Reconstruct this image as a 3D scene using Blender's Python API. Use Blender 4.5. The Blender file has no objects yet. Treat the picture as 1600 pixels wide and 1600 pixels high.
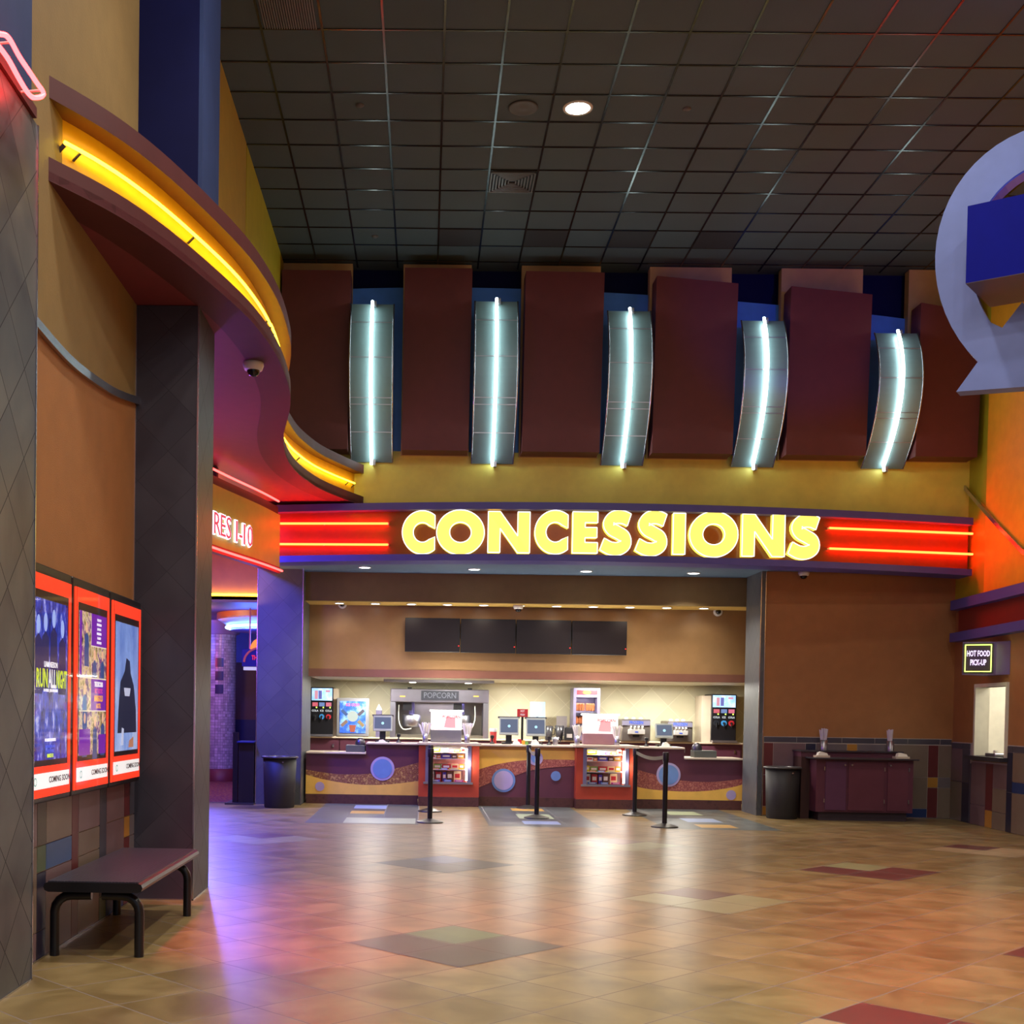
import bpy, math, random
from mathutils import Vector, Matrix
random.seed(7)
C = bpy.context.scene.collection
SC = bpy.context.scene

# ------------------------------------------------------------------ camera
F, CX, CY = 1876.56, 637.85, 1162.20
YAW, PIT, ROL = 1.30027804e-02, -2.48047121e-02, -1.54557857e-02
H = 1.5
ROT = (Matrix.Rotation(YAW, 3, 'Z') @ Matrix.Rotation(PIT, 3, 'X') @ Matrix.Rotation(ROL, 3, 'Y'))
cam = bpy.data.cameras.new('camera'); co = bpy.data.objects.new('camera', cam); C.objects.link(co)
r, f, u = ROT @ Vector((1, 0, 0)), ROT @ Vector((0, 1, 0)), ROT @ Vector((0, 0, 1))
co.matrix_world = Matrix(((r.x, u.x, -f.x, 0), (r.y, u.y, -f.y, 0), (r.z, u.z, -f.z, H), (0, 0, 0, 1)))
cam.sensor_width = 36; cam.lens = F / 1600 * 36
cam.shift_x = (800 - CX) / 1600; cam.shift_y = (CY - 800) / 1600
cam.clip_start = 0.05; cam.clip_end = 200
SC.camera = co

def ray(px, py): return ROT @ Vector(((px - CX) / F, 1, -(py - CY) / F))
def atY(px, py, Y):
    d = ray(px, py); return Vector((0, 0, H)) + d * (Y / d.y)
def atX(px, py, X):
    d = ray(px, py); return Vector((0, 0, H)) + d * (X / d.x)
def atZ(px, py, Z):
    d = ray(px, py); return Vector((0, 0, H)) + d * ((Z - H) / d.z)
def onplane(px, py, p0, n):
    d = ray(px, py); o = Vector((0, 0, H)); return o + d * ((p0 - o).dot(n) / d.dot(n))

# ------------------------------------------------------------------ world, view, lights
w = bpy.data.worlds.new('world'); SC.world = w; w.use_nodes = True
w.node_tree.nodes['Background'].inputs[0].default_value = (0.60, 0.72, 0.95, 1)
w.node_tree.nodes['Background'].inputs[1].default_value = 0.42
SC.view_settings.view_transform = 'Standard'; SC.view_settings.look = 'None'
SC.view_settings.gamma = 1; SC.view_settings.exposure = 0.0
try: SC.view_settings.use_curve_mapping = False
except Exception: pass

def light(name, kind, loc, power, col, size=0.3, rot=(0, 0, 0), sizey=None, spot=None, spread=None):
    l = bpy.data.lights.new(name, kind); l.energy = power; l.color = col
    if kind == 'AREA':
        l.size = size
        if sizey: l.shape = 'RECTANGLE'; l.size_y = sizey
        else: l.shape = 'DISK'
        if spread: l.spread = spread
    else:
        l.shadow_soft_size = size
        if kind == 'SPOT': l.spot_size = spot or 1.6; l.spot_blend = 0.6
    o = bpy.data.objects.new(name, l); C.objects.link(o); o.location = loc; o.rotation_euler = rot
    return o
CEIL = 8.3097
WARM = (1.0, 0.91, 0.78)
# the lit ceiling can in view, plus added unseen spots and disks as fill
light('can_and_fill_lamp', 'SPOT', (1.61, 13.63, CEIL - .03), 650, WARM, .12, spot=1.7)
light('can_and_fill_lamp', 'SPOT', (5.6, 14.0, CEIL - .04), 350, WARM, .15, spot=1.7)
for x in (-.6, 2.2, 5.0):
    for y in (1.0, 4.6, 8.6):
        light('can_and_fill_lamp', 'SPOT', (x, y, CEIL - .04), 285, WARM, .15, spot=1.75); light('can_and_fill_lamp', 'AREA', (x, y, CEIL - .05), 62 if y > 3 else 90, (1, .93, .84), .3)
# the lobby's other neon, out of the frame to the right and behind
light('right_neon_lamp', 'AREA', (7.6, 12.5, 3.55), 60, (1.0, .42, .03), .12, (math.radians(180), math.radians(-35), 0), sizey=9)
light('blue_spot_lamp', 'SPOT', (7.2, 4.0, 5.6), 900, (.05, .07, 1.0), .1, (math.radians(99), 0, math.radians(7)), spot=.30)

def aim(a, b): return (Vector(b) - Vector(a)).to_track_quat('-Z', 'Y').to_euler()
light('pink_neon_lamp', 'SPOT', (-1.9, 6.4, 4.6), 950, (1, .04, .16), .2, aim((-1.9, 6.4, 4.6), (-.55, 8.6, 0)), spot=.75)
light('red_spill_lamp', 'SPOT', (6.8, 7.0, 4.6), 800, (1, .10, .03), .3, aim((6.8, 7.0, 4.6), (3.9, 8.6, 0)), spot=.95)  # added unseen lamp that spills red onto the right of the floor
light('blue_floor_fill_spot', 'SPOT', (-4.6, 22.5, 3.3), 2600, (.05, .09, 1.0), .3, (math.radians(67), 0, math.radians(180 + 13)), spot=.62)  # added unseen spot, lays the hallway's blue streak on the floor
light('blue_glow_fill', 'AREA', (5.6, 9.6, 7.3), 26, (.08, .12, 1.0), .8, (math.radians(180), 0, 0))  # added blue uplight with no fixture, tints the ceiling and the ring

# ------------------------------------------------------------------ materials
def lin(c): return tuple(((v / 255) / 12.92 if v / 255 <= .04045 else (((v / 255) + .055) / 1.055) ** 2.4) for v in c)
MATS = {}
def nt(name):
    m = bpy.data.materials.new(name); m.use_nodes = True
    return m, m.node_tree.nodes, m.node_tree.links, m.node_tree.nodes['Principled BSDF']
def mat(name, rgb, rough=.5, metal=0., var=.06, scale=6., bump=0., spec=.5, bscale=60.):
    if name in MATS: return MATS[name]
    m, N, L, b = nt(name); c = lin(rgb)
    b.inputs['Roughness'].default_value = rough; b.inputs['Metallic'].default_value = metal
    b.inputs['Specular IOR Level'].default_value = spec
    tc = N.new('ShaderNodeTexCoord'); n = N.new('ShaderNodeTexNoise'); n.inputs['Scale'].default_value = scale; n.inputs['Detail'].default_value = 4
    L.new(tc.outputs['Object'], n.inputs['Vector'])
    r = N.new('ShaderNodeValToRGB'); r.color_ramp.elements[0].position = .3; r.color_ramp.elements[1].position = .7
    r.color_ramp.elements[0].color = tuple(max(0, v * (1 - var)) for v in c) + (1,)
    r.color_ramp.elements[1].color = tuple(min(1, v * (1 + var)) for v in c) + (1,)
    L.new(n.outputs['Fac'], r.inputs['Fac']); L.new(r.outputs['Color'], b.inputs['Base Color'])
    if bump:
        n2 = N.new('ShaderNodeTexNoise'); n2.inputs['Scale'].default_value = bscale; L.new(tc.outputs['Object'], n2.inputs['Vector'])
        bp = N.new('ShaderNodeBump'); bp.inputs['Strength'].default_value = bump; bp.inputs['Distance'].default_value = .01
        L.new(n2.outputs['Fac'], bp.inputs['Height']); L.new(bp.outputs['Normal'], b.inputs['Normal'])
    MATS[name] = m; return m
def emit(name, col, strength, base=(20, 20, 20)):
    if name in MATS: return MATS[name]
    m, N, L, b = nt(name)
    b.inputs['Base Color'].default_value = lin(base) + (1,)
    b.inputs['Emission Color'].default_value = tuple(col) + (1,); b.inputs['Emission Strength'].default_value = strength
    MATS[name] = m; return m
def mathn(N, L, op, a, b=None):
    n = N.new('ShaderNodeMath'); n.operation = op
    for i, v in enumerate((a, b)):
        if v is None: continue
        if isinstance(v, (int, float)): n.inputs[i].default_value = v
        else: L.new(v, n.inputs[i])
    return n.outputs[0]
def diag_tile(name, c1, c2, grout, size, off=(0, 0), line=.012, rough=.3, wall=False, nscale=2.5, cellvar=.12, spec=.5, bump=.02, straight=False, stretch=1.):
    """square tiles laid on the diagonal (or straight), procedural grout lines, mottled faces"""
    if name in MATS: return MATS[name]
    m, N, L, b = nt(name)
    g = N.new('ShaderNodeNewGeometry'); s = N.new('ShaderNodeSeparateXYZ'); L.new(g.outputs['Position'], s.inputs[0])
    if wall: U = mathn(N, L, 'ADD', s.outputs[0], s.outputs[1]); V = s.outputs[2]
    else: U, V = s.outputs[0], s.outputs[1]
    U = mathn(N, L, 'SUBTRACT', U, off[0]); V = mathn(N, L, 'SUBTRACT', V, off[1])
    if stretch != 1.: V = mathn(N, L, 'MULTIPLY', V, stretch)
    if straight: A, B = U, V
    else:
        A = mathn(N, L, 'MULTIPLY', mathn(N, L, 'ADD', U, V), .7071); B = mathn(N, L, 'MULTIPLY', mathn(N, L, 'SUBTRACT', U, V), .7071)
    A = mathn(N, L, 'DIVIDE', A, size); B = mathn(N, L, 'DIVIDE', B, size)
    def edge(q):
        fr = mathn(N, L, 'FRACT', q); d = mathn(N, L, 'ABSOLUTE', mathn(N, L, 'SUBTRACT', fr, .5))
        return mathn(N, L, 'GREATER_THAN', d, .5 - line / size / 2)
    G = mathn(N, L, 'MAXIMUM', edge(A), edge(B))
    cb = N.new('ShaderNodeCombineXYZ'); L.new(mathn(N, L, 'FLOOR', A), cb.inputs[0]); L.new(mathn(N, L, 'FLOOR', B), cb.inputs[1])
    wn = N.new('ShaderNodeTexWhiteNoise'); L.new(cb.outputs[0], wn.inputs['Vector'])
    off2 = N.new('ShaderNodeVectorMath'); off2.operation = 'MULTIPLY_ADD'; off2.inputs[1].default_value = (7, 7, 7)
    L.new(wn.outputs['Color'], off2.inputs[0]); L.new(g.outputs['Position'], off2.inputs[2])
    no = N.new('ShaderNodeTexNoise'); no.inputs['Scale'].default_value = nscale; no.inputs['Detail'].default_value = 6; no.inputs['Distortion'].default_value = .6
    L.new(off2.outputs[0], no.inputs['Vector'])
    r = N.new('ShaderNodeValToRGB'); r.color_ramp.elements[0].position = .32; r.color_ramp.elements[1].position = .68
    r.color_ramp.elements[0].color = lin(c1) + (1,); r.color_ramp.elements[1].color = lin(c2) + (1,)
    L.new(no.outputs['Fac'], r.inputs['Fac'])
    hv = N.new('ShaderNodeHueSaturation'); L.new(r.outputs['Color'], hv.inputs['Color'])
    L.new(mathn(N, L, 'ADD', mathn(N, L, 'MULTIPLY', wn.outputs['Value'], 2 * cellvar), 1 - cellvar), hv.inputs['Value'])
    mx = N.new('ShaderNodeMix'); mx.data_type = 'RGBA'; L.new(G, mx.inputs['Factor']); L.new(hv.outputs['Color'], mx.inputs['A']); mx.inputs['B'].default_value = lin(grout) + (1,)
    L.new(mx.outputs['Result'], b.inputs['Base Color'])
    rr = mathn(N, L, 'ADD', mathn(N, L, 'MULTIPLY', no.outputs['Fac'], .06), rough - .03)
    L.new(mathn(N, L, 'MAXIMUM', rr, mathn(N, L, 'MULTIPLY', G, .75)), b.inputs['Roughness'])
    b.inputs['Specular IOR Level'].default_value = spec
    if bump:
        n3 = N.new('ShaderNodeTexNoise'); n3.inputs['Scale'].default_value = 9; n3.inputs['Detail'].default_value = 3; L.new(g.outputs['Position'], n3.inputs['Vector'])
        bp = N.new('ShaderNodeBump'); bp.inputs['Strength'].default_value = bump; bp.inputs['Distance'].default_value = .05
        L.new(n3.outputs['Fac'], bp.inputs['Height']); L.new(bp.outputs['Normal'], b.inputs['Normal'])
    MATS[name] = m; return m
def speckle(name, cols, scale=30., rough=.5, spec=.4):
    if name in MATS: return MATS[name]
    m, N, L, b = nt(name)
    tc = N.new('ShaderNodeTexCoord'); n = N.new('ShaderNodeTexNoise'); n.inputs['Scale'].default_value = scale; n.inputs['Detail'].default_value = 8; n.inputs['Roughness'].default_value = .7
    L.new(tc.outputs['Object'], n.inputs['Vector'])
    r = N.new('ShaderNodeValToRGB'); e = r.color_ramp.elements
    while len(e) < len(cols): e.new(.5)
    for i, c in enumerate(cols): e[i].position = .3 + .4 * i / (len(cols) - 1); e[i].color = lin(c) + (1,)
    L.new(n.outputs['Fac'], r.inputs['Fac']); L.new(r.outputs['Color'], b.inputs['Base Color'])
    b.inputs['Roughness'].default_value = rough; b.inputs['Specular IOR Level'].default_value = spec
    MATS[name] = m; return m
def screen(name, cols, scale, strength, stretch=(1, 1, 1)):
    """a lit print or display: procedural blotches of the picture's colours, backlit"""
    if name in MATS: return MATS[name]
    m, N, L, b = nt(name)
    tc = N.new('ShaderNodeTexCoord'); mp = N.new('ShaderNodeMapping'); mp.inputs['Scale'].default_value = stretch
    n = N.new('ShaderNodeTexNoise'); n.inputs['Scale'].default_value = scale; n.inputs['Detail'].default_value = 5; n.inputs['Roughness'].default_value = .65
    L.new(tc.outputs['Object'], mp.inputs[0]); L.new(mp.outputs[0], n.inputs['Vector'])
    r = N.new('ShaderNodeValToRGB'); e = r.color_ramp.elements
    while len(e) < len(cols): e.new(.5)
    for i, c in enumerate(cols): e[i].position = .32 + .36 * i / max(1, len(cols) - 1); e[i].color = lin(c) + (1,)
    L.new(n.outputs['Fac'], r.inputs['Fac']); L.new(r.outputs['Color'], b.inputs['Emission Color']); L.new(r.outputs['Color'], b.inputs['Base Color'])
    b.inputs['Emission Strength'].default_value = strength; b.inputs['Roughness'].default_value = .15
    MATS[name] = m; return m

M_floor = diag_tile('floor_tile', (114, 94, 58), (152, 130, 88), (124, 112, 108), .5004, (.23, 7.82), line=.008, rough=.31, spec=.55, bump=.004, nscale=2.6, cellvar=.06)
def floor_acc(n, c1, c2): return diag_tile('floor_' + n, c1, c2, (118, 110, 106), .5004, (.23, 7.82), line=.008, rough=.32, spec=.5, bump=.004, cellvar=.04)
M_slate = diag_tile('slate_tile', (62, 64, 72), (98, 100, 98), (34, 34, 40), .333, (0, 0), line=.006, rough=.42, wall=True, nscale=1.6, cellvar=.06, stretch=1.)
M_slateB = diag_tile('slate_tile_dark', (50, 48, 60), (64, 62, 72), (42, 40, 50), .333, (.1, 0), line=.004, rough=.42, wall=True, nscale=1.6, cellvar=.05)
M_slateC = diag_tile('slate_tile_olive', (80, 84, 90), (96, 99, 100), (66, 68, 70), .333, (.1, 0), line=.003, rough=.42, wall=True, nscale=1.4, cellvar=.012)
M_creamtile = diag_tile('cream_tile', (206, 198, 168), (220, 214, 184), (232, 226, 200), .46, (0, .1), line=.008, rough=.4, wall=True, nscale=1.2, cellvar=.02)
M_ceil = mat('ceiling_tile', (66, 79, 85), .8, var=.05, scale=2, bump=.3, bscale=200)
M_grid = mat('ceiling_bar', (62, 62, 64), .22, .75, var=.0)
M_tan = mat('tan_paint', (134, 110, 66), .6, bump=.15)
M_orange_brown = mat('terracotta_wallcovering', (160, 108, 62), .6, bump=.35, bscale=140)
M_yellow = mat('yellow_paint', (216, 204, 88), .5)
M_gold = mat('gold_paint', (226, 160, 30), .5)
M_burg = mat('burgundy_paint', (88, 42, 44), .55, spec=.3)
M_burg2 = mat('burgundy_wall_panel', (98, 42, 42), .55)
M_navy = mat('navy_paint', (12, 16, 66), .6, spec=.15)
M_blue = mat('blue_paint', (78, 140, 236), .5)
M_bluegrey = mat('grey_blue_paint', (96, 122, 150), .5)
M_purple = mat('purple_trim_paint', (78, 74, 156), .45)
M_soffit = mat('soffit_paint', (120, 52, 60), .6)
M_chrome = mat('brushed_chrome', (190, 190, 200), .25, 1., var=.02)
M_steel = mat('stainless_steel', (170, 168, 178), .32, .9, var=.03)
M_dsteel = mat('dark_steel', (90, 88, 98), .35, .8)
M_black = mat('black_plastic', (26, 25, 30), .35)
M_blackm = mat('black_powder_coat', (24, 23, 28), .3)
M_dark = mat('dark_rubber', (36, 34, 36), .6)
M_white = mat('white_plastic', (225, 225, 222), .4)
M_paper = mat('white_paper', (240, 236, 225), .8)
M_purplelam = mat('plum_laminate', (96, 50, 66), .4)
M_plumdark = mat('dark_plum_laminate', (92, 48, 66), .4)
M_yellowlam = mat('mustard_laminate', (238, 190, 88), .4)
M_orangelam = mat('orange_red_laminate', (176, 66, 44), .4)
M_bluelam = mat('sky_blue_laminate', (108, 142, 200), .4)
M_lilac = mat('lilac_laminate', (178, 164, 206), .4)
M_marble = speckle('speckled_laminate', [(84, 50, 34), (170, 120, 84), (110, 50, 36), (206, 164, 96), (120, 80, 60)], 26)
M_base = speckle('brown_stone_base', [(64, 38, 36), (92, 56, 50), (76, 44, 44)], 9)
M_counter = mat('solid_surface_worktop', (206, 190, 170), .35)
M_wood = mat('brown_wood', (92, 62, 34), .45)

# ------------------------------------------------------------------ mesh helpers
ORG = {}
def tagp(o, label=None, cat=None, group=None, kind=None):
    if label: o['label'] = label
    if cat: o['category'] = cat
    if group: o['group'] = group
    if kind: o['kind'] = kind
    return o
def thing(name, label, cat, loc=(0, 0, 0), rotz=0, group=None):
    o = bpy.data.objects.new(name, None); C.objects.link(o); o.location = loc; o.rotation_euler = (0, 0, rotz)
    o.empty_display_size = .1; ORG[o.name] = Vector(loc); return tagp(o, label, cat, group)
class MB:
    def __init__(s): s.v = []; s.f = []; s.mi = []; s.sm = []; s.M = None
    def add(s, vs, fs, mi=0, smooth=False):
        b = len(s.v)
        for p in vs: p = Vector(p); s.v.append(s.M @ p if s.M else p)
        for q in fs: s.f.append([b + i for i in q]); s.mi.append(mi); s.sm.append(smooth)
        return s
    def box(s, x0, x1, y0, y1, z0, z1, mi=0, bev=0.):
        if bev > 0:
            # chamfered box: extruded chamfered rectangle in x-z with inset ends
            e = bev; pts = [(x0 + e, z0), (x1 - e, z0), (x1, z0 + e), (x1, z1 - e), (x1 - e, z1), (x0 + e, z1), (x0, z1 - e), (x0, z0 + e)]
            ins = [(min(max(x, x0 + e), x1 - e), min(max(z, z0 + e), z1 - e)) for x, z in pts]
            vs = [(x, y0, z) for x, z in ins] + [(x, y0 + e, z) for x, z in pts] + [(x, y1 - e, z) for x, z in pts] + [(x, y1, z) for x, z in ins]
            n = 8; fs = []
            for k in range(3):
                for i in range(n): j = (i + 1) % n; fs.append((k * n + i, k * n + j, (k + 1) * n + j, (k + 1) * n + i))
            fs.append(tuple(range(n - 1, -1, -1))); fs.append(tuple(range(3 * n, 4 * n)))
            return s.add(vs, fs, mi)
        vs = [(x0, y0, z0), (x1, y0, z0), (x1, y1, z0), (x0, y1, z0), (x0, y0, z1), (x1, y0, z1), (x1, y1, z1), (x0, y1, z1)]
        return s.add(vs, [(0, 3, 2, 1), (4, 5, 6, 7), (0, 1, 5, 4), (1, 2, 6, 5), (2, 3, 7, 6), (3, 0, 4, 7)], mi)
    def prism(s, pts, d, mi=0):
        """planar polygon pts (3-D) extruded by vector d"""
        n = len(pts); d = Vector(d); vs = [Vector(p) for p in pts] + [Vector(p) + d for p in pts]
        fs = [tuple(range(n)), tuple(range(2 * n - 1, n - 1, -1))] + [(i, i + n, (i + 1) % n + n, (i + 1) % n) for i in range(n)]
        return s.add(vs, fs, mi)
    def strip(s, a, b, d, mi=0):
        """solid between two equally long 3-D polylines a and b, thickness vector d (or a list of them)"""
        n = len(a); dd = d if isinstance(d, list) else [Vector(d)] * n
        vs = [Vector(p) for p in a] + [Vector(p) for p in b] + [Vector(p) + q for p, q in zip(a, dd)] + [Vector(p) + q for p, q in zip(b, dd)]
        fs = []
        for i in range(n - 1):
            fs += [(i, i + 1, n + i + 1, n + i), (2 * n + i, 3 * n + i, 3 * n + i + 1, 2 * n + i + 1), (i, 2 * n + i, 2 * n + i + 1, i + 1), (n + i, n + i + 1, 3 * n + i + 1, 3 * n + i)]
        fs += [(0, n, 3 * n, 2 * n), (n - 1, 3 * n - 1, 4 * n - 1, 2 * n - 1)]
        return s.add(vs, fs, mi)
    def tube(s, pts, r, seg=8, mi=0, closed=False, cap=True):
        pts = [Vector(p) for p in pts]; n = len(pts); vs = []; fs = []; up = None
        for i, p in enumerate(pts):
            a = pts[(i - 1) % n] if (i or closed) else p; b = pts[(i + 1) % n] if (i < n - 1 or closed) else p
            t = (b - a).normalized()
            if up is None: up = t.orthogonal().normalized()
            up = (up - t * up.dot(t)).normalized(); q = t.cross(up)
            for k in range(seg):
                an = 2 * math.pi * k / seg; vs.append(p + (up * math.cos(an) + q * math.sin(an)) * r)
        for i in range(n if closed else n - 1):
            j = (i + 1) % n
            for k in range(seg): l = (k + 1) % seg; fs.append((i * seg + k, i * seg + l, j * seg + l, j * seg + k))
        s.add(vs, fs, mi, True)
        if cap and not closed: s.add(vs[:seg], [tuple(range(seg - 1, -1, -1))], mi); s.add(vs[-seg:], [tuple(range(seg))], mi)
        return s
    def lathe(s, prof, c=(0, 0), seg=24, mi=0, smooth=True, sx=1., sy=1., cap=True):
        vs = []; fs = []
        for r, z in prof:
            for k in range(seg): a = 2 * math.pi * k / seg; vs.append((c[0] + r * math.cos(a) * sx, c[1] + r * math.sin(a) * sy, z))
        for i in range(len(prof) - 1):
            for k in range(seg): l = (k + 1) % seg; fs.append((i * seg + k, i * seg + l, (i + 1) * seg + l, (i + 1) * seg + k))
        s.add(vs, fs, mi, smooth)
        if not cap: return s
        if prof[0][0] > 1e-6: s.add(vs[:seg], [tuple(range(seg - 1, -1, -1))], mi)
        if prof[-1][0] > 1e-6: s.add(vs[-seg:], [tuple(range(seg))], mi)
        return s
    def disc(s, c, r, d, seg=32, mi=0, axis='y', ir=0.):
        """disc (or ring) facing -y of thickness d, centre c"""
        def P(rad, a, o):
            x, z = math.cos(a) * rad, math.sin(a) * rad
            return (c[0] + x, c[1] + o, c[2] + z) if axis == 'y' else ((c[0] + o, c[1] + x, c[2] + z) if axis == 'x' else (c[0] + x, c[1] + z, c[2] + o))
        A = [2 * math.pi * k / seg for k in range(seg)]
        if ir <= 0: return s.prism([P(r, a, 0) for a in A], (0, d, 0) if axis == 'y' else ((d, 0, 0) if axis == 'x' else (0, 0, d)), mi)
        vs = [P(r, a, 0) for a in A] + [P(ir, a, 0) for a in A] + [P(r, a, d) for a in A] + [P(ir, a, d) for a in A]; n = seg; fs = []
        for i in range(n):
            j = (i + 1) % n
            fs += [(i, j, n + j, n + i), (2 * n + i, 3 * n + i, 3 * n + j, 2 * n + j), (i, 2 * n + i, 2 * n + j, j), (n + i, n + j, 3 * n + j, 3 * n + i)]
        return s.add(vs, fs, mi)
    def build(s, name, mats, parent=None, loc=None):
        if not isinstance(mats, (list, tuple)): mats = [mats]
        org = Vector((0, 0, 0))
        if parent is not None: org = ORG.get(parent.name, Vector((0, 0, 0)))
        elif loc is not None: org = Vector(loc)
        me = bpy.data.meshes.new(name); me.from_pydata([tuple(p - org) for p in s.v], [], s.f)
        for m in mats: me.materials.append(m)
        for p, i, q in zip(me.polygons, s.mi, s.sm): p.material_index = i; p.use_smooth = q
        import bmesh
        bm = bmesh.new(); bm.from_mesh(me); bmesh.ops.recalc_face_normals(bm, faces=bm.faces); bm.to_mesh(me); bm.free()
        o = bpy.data.objects.new(name, me); C.objects.link(o)
        if parent is not None: o.parent = parent
        else: o.location = org
        ORG[o.name] = org; return o
def B(*a, **k): return MB().box(*a, **k)
def struct(name, mb, m, loc=None, label=None, parent=None):
    o = mb.build(name, m, parent, loc)
    if parent is None: o['kind'] = 'structure'
    if label: o['label'] = label
    return o
def solo(name, mb, m, label, cat, loc, group=None): return tagp(mb.build(name, m, None, loc), label, cat, group)
def copy_tree(o, parent=None):
    c = o.copy(); C.objects.link(c)
    if parent: c.parent = parent
    for ch in list(o.children): copy_tree(ch, c)
    ORG[c.name] = ORG.get(o.name, Vector((0, 0, 0))); return c
def spline(pts, n=6):
    """Catmull-Rom through the points"""
    P = [Vector(p) for p in pts]; out = []
    for i in range(len(P) - 1):
        a, b, c, d = P[max(i - 1, 0)], P[i], P[i + 1], P[min(i + 2, len(P) - 1)]
        for k in range(n):
            t = k / n
            out.append(.5 * ((2 * b) + (c - a) * t + (2 * a - 5 * b + 4 * c - d) * t * t + (3 * b - a - 3 * c + d) * t ** 3))
    out.append(P[-1]); return out
def text_mesh(txt, size, depth=0., bold=0., res=2, sx=1., align='CENTER'):
    cu = bpy.data.curves.new('t', 'FONT'); cu.body = txt; cu.size = size; cu.extrude = depth; cu.offset = bold; cu.resolution_u = res
    cu.align_x = align; cu.align_y = 'CENTER'
    o = bpy.data.objects.new('t', cu); C.objects.link(o); dg = bpy.context.evaluated_depsgraph_get(); dg.update()
    me = bpy.data.meshes.new_from_object(o.evaluated_get(dg)); vs = [Vector((v.co.x * sx, v.co.y, v.co.z)) for v in me.vertices]; fs = [list(p.vertices) for p in me.polygons]
    bpy.data.objects.remove(o); bpy.data.curves.remove(cu); bpy.data.meshes.remove(me)
    return vs, fs
def text(mb, txt, size, M, depth=.004, bold=0., mi=0, sx=1., res=2, align='CENTER'):
    vs, fs = text_mesh(txt, size, depth, bold, res, sx, align); old = mb.M; mb.M = M; mb.add(vs, fs, mi); mb.M = old; return mb
def frameM(o, right, up):
    r = Vector(right).normalized(); u = Vector(up).normalized(); n = r.cross(u)
    return Matrix(((r.x, u.x, n.x, o[0]), (r.y, u.y, n.y, o[1]), (r.z, u.z, n.z, o[2]), (0, 0, 0, 1)))

# neon: core colours so saturated that they clip to the photograph's tube colour
N_yel = emit('yellow_neon', (1.0, .66, .018), 16)
N_ora = emit('orange_neon', (1.0, .018, .003), 50)
N_oraC = emit('orange_neon_core', (1.0, .5, .06), 9)
N_red = emit('red_neon', (1.0, .045, .04), 9)
N_pink = emit('pink_neon', (1.0, .02, .022), 26)
N_white = emit('white_neon', (.82, 1.0, .97), 15)
N_blue = emit('blue_neon', (.12, .2, 1.0), 40)
N_green = emit('green_neon', (.7, 1.0, .12), 5)
N_violet = emit('violet_neon', (.55, .45, 1.0), 5)
L_can = emit('lamp_glass', (1.0, .95, .85), 14)
L_cool = emit('cool_lamp_glass', (.8, 1.0, .9), 14)
L_strip = emit('case_lamp', (1.0, .97, .85), 14)

# ================================================================== SETTING
# floor with its coloured tile diamonds and mats (same mesh, own materials)
fm = MB(); fm.add([(-9, -4, 0), (8.6, -4, 0), (8.6, 24, 0), (-9, 24, 0)], [(0, 1, 2, 3)], 0)
FM = [M_floor, floor_acc('dark_grey', (66, 60, 50), (84, 78, 64)), floor_acc('green', (84, 108, 70), (104, 128, 84)), floor_acc('blue', (76, 82, 102), (94, 98, 114)),
      floor_acc('sage', (140, 138, 98), (160, 156, 116)), floor_acc('mauve', (104, 76, 62), (120, 90, 74)), floor_acc('plum', (88, 50, 50), (104, 60, 58)), floor_acc('cream', (160, 138, 104), (178, 154, 118))]
def dquad(cx, cy, mi, h=.3538):
    fm.add([(cx - h, cy, .0015), (cx, cy - h, .0015), (cx + h, cy, .0015), (cx, cy + h, .0015)], [(0, 1, 2, 3)], mi)
pal = {(0, 0): (2, 1, 1, 1), (0, 2): (3, 1, 1, 1), (1, 1): (5, 4, 4, 4), (2, 2): (4, 6, 6, 6), (3, 3): (6, 7, 7, 7), (2, 0): (4, 6, 6, 5), (1, -1): (6, 7, 6, 6), (1, 3): (5, 4, 4, 4), (3, 1): (6, 7, 7, 7), (0, -2): (2, 1, 1, 1), (-1, 1): (5, 4, 4, 4), (-1, 3): (5, 4, 4, 4), (3, -1): (5, 4, 4, 4), (2, -2): (5, 4, 4, 4)}
for (i, j), (t, l, rr, b) in pal.items():
    cx, cy = .23 + 2.125 * i, 7.80 + 2.115 * j
    if cx < -1.4 and cy < 11: continue
    h = .3538; dquad(cx, cy + h, t); dquad(cx - h, cy, l); dquad(cx + h, cy, rr); dquad(cx, cy - h, b)
GM = diag_tile('mat_grey_tile', (78, 84, 84), (98, 104, 102), (150, 148, 140), .512, (-1.6, 16.25), line=.009, rough=.32, straight=True, spec=.5, bump=.004)
FM += [GM]; FM += [mat('floor_pale_blue', (150, 170, 206), .3), mat('floor_mustard', (206, 166, 90), .3), mat('floor_pale_green', (176, 190, 156), .3)]
for x0, x1 in ((-1.6, -.06), (.9, 2.42), (3.32, 4.86)):
    fm.add([(x0, 16.25, .0015), (x1, 16.25, .0015), (x1, 19.9, .0015), (x0, 19.9, .0015)], [(0, 1, 2, 3)], 8)
def mini(x0, x1, y0, y1, mi): fm.add([(x0, y0, .003), (x1, y0, .003), (x1, y1, .003), (x0, y1, .003)], [(0, 1, 2, 3)], mi)
mini(-1.09, -.58, 18.85, 19.55, 9); mini(-1.09, -.58, 17.9, 18.4, 10); mini(-1.09, -.1, 16.35, 17.2, 11)
mini(1.41, 1.92, 18.9, 19.4, 10); mini(1.41, 1.92, 17.5, 18.3, 11); mini(1.41, 1.92, 16.6, 17.1, 9)
mini(3.83, 4.34, 18.6, 19.3, 11); mini(3.83, 4.34, 17.35, 18.0, 9); mini(3.83, 4.34, 16.5, 17.0, 10)
struct('floor', fm, FM)
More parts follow.
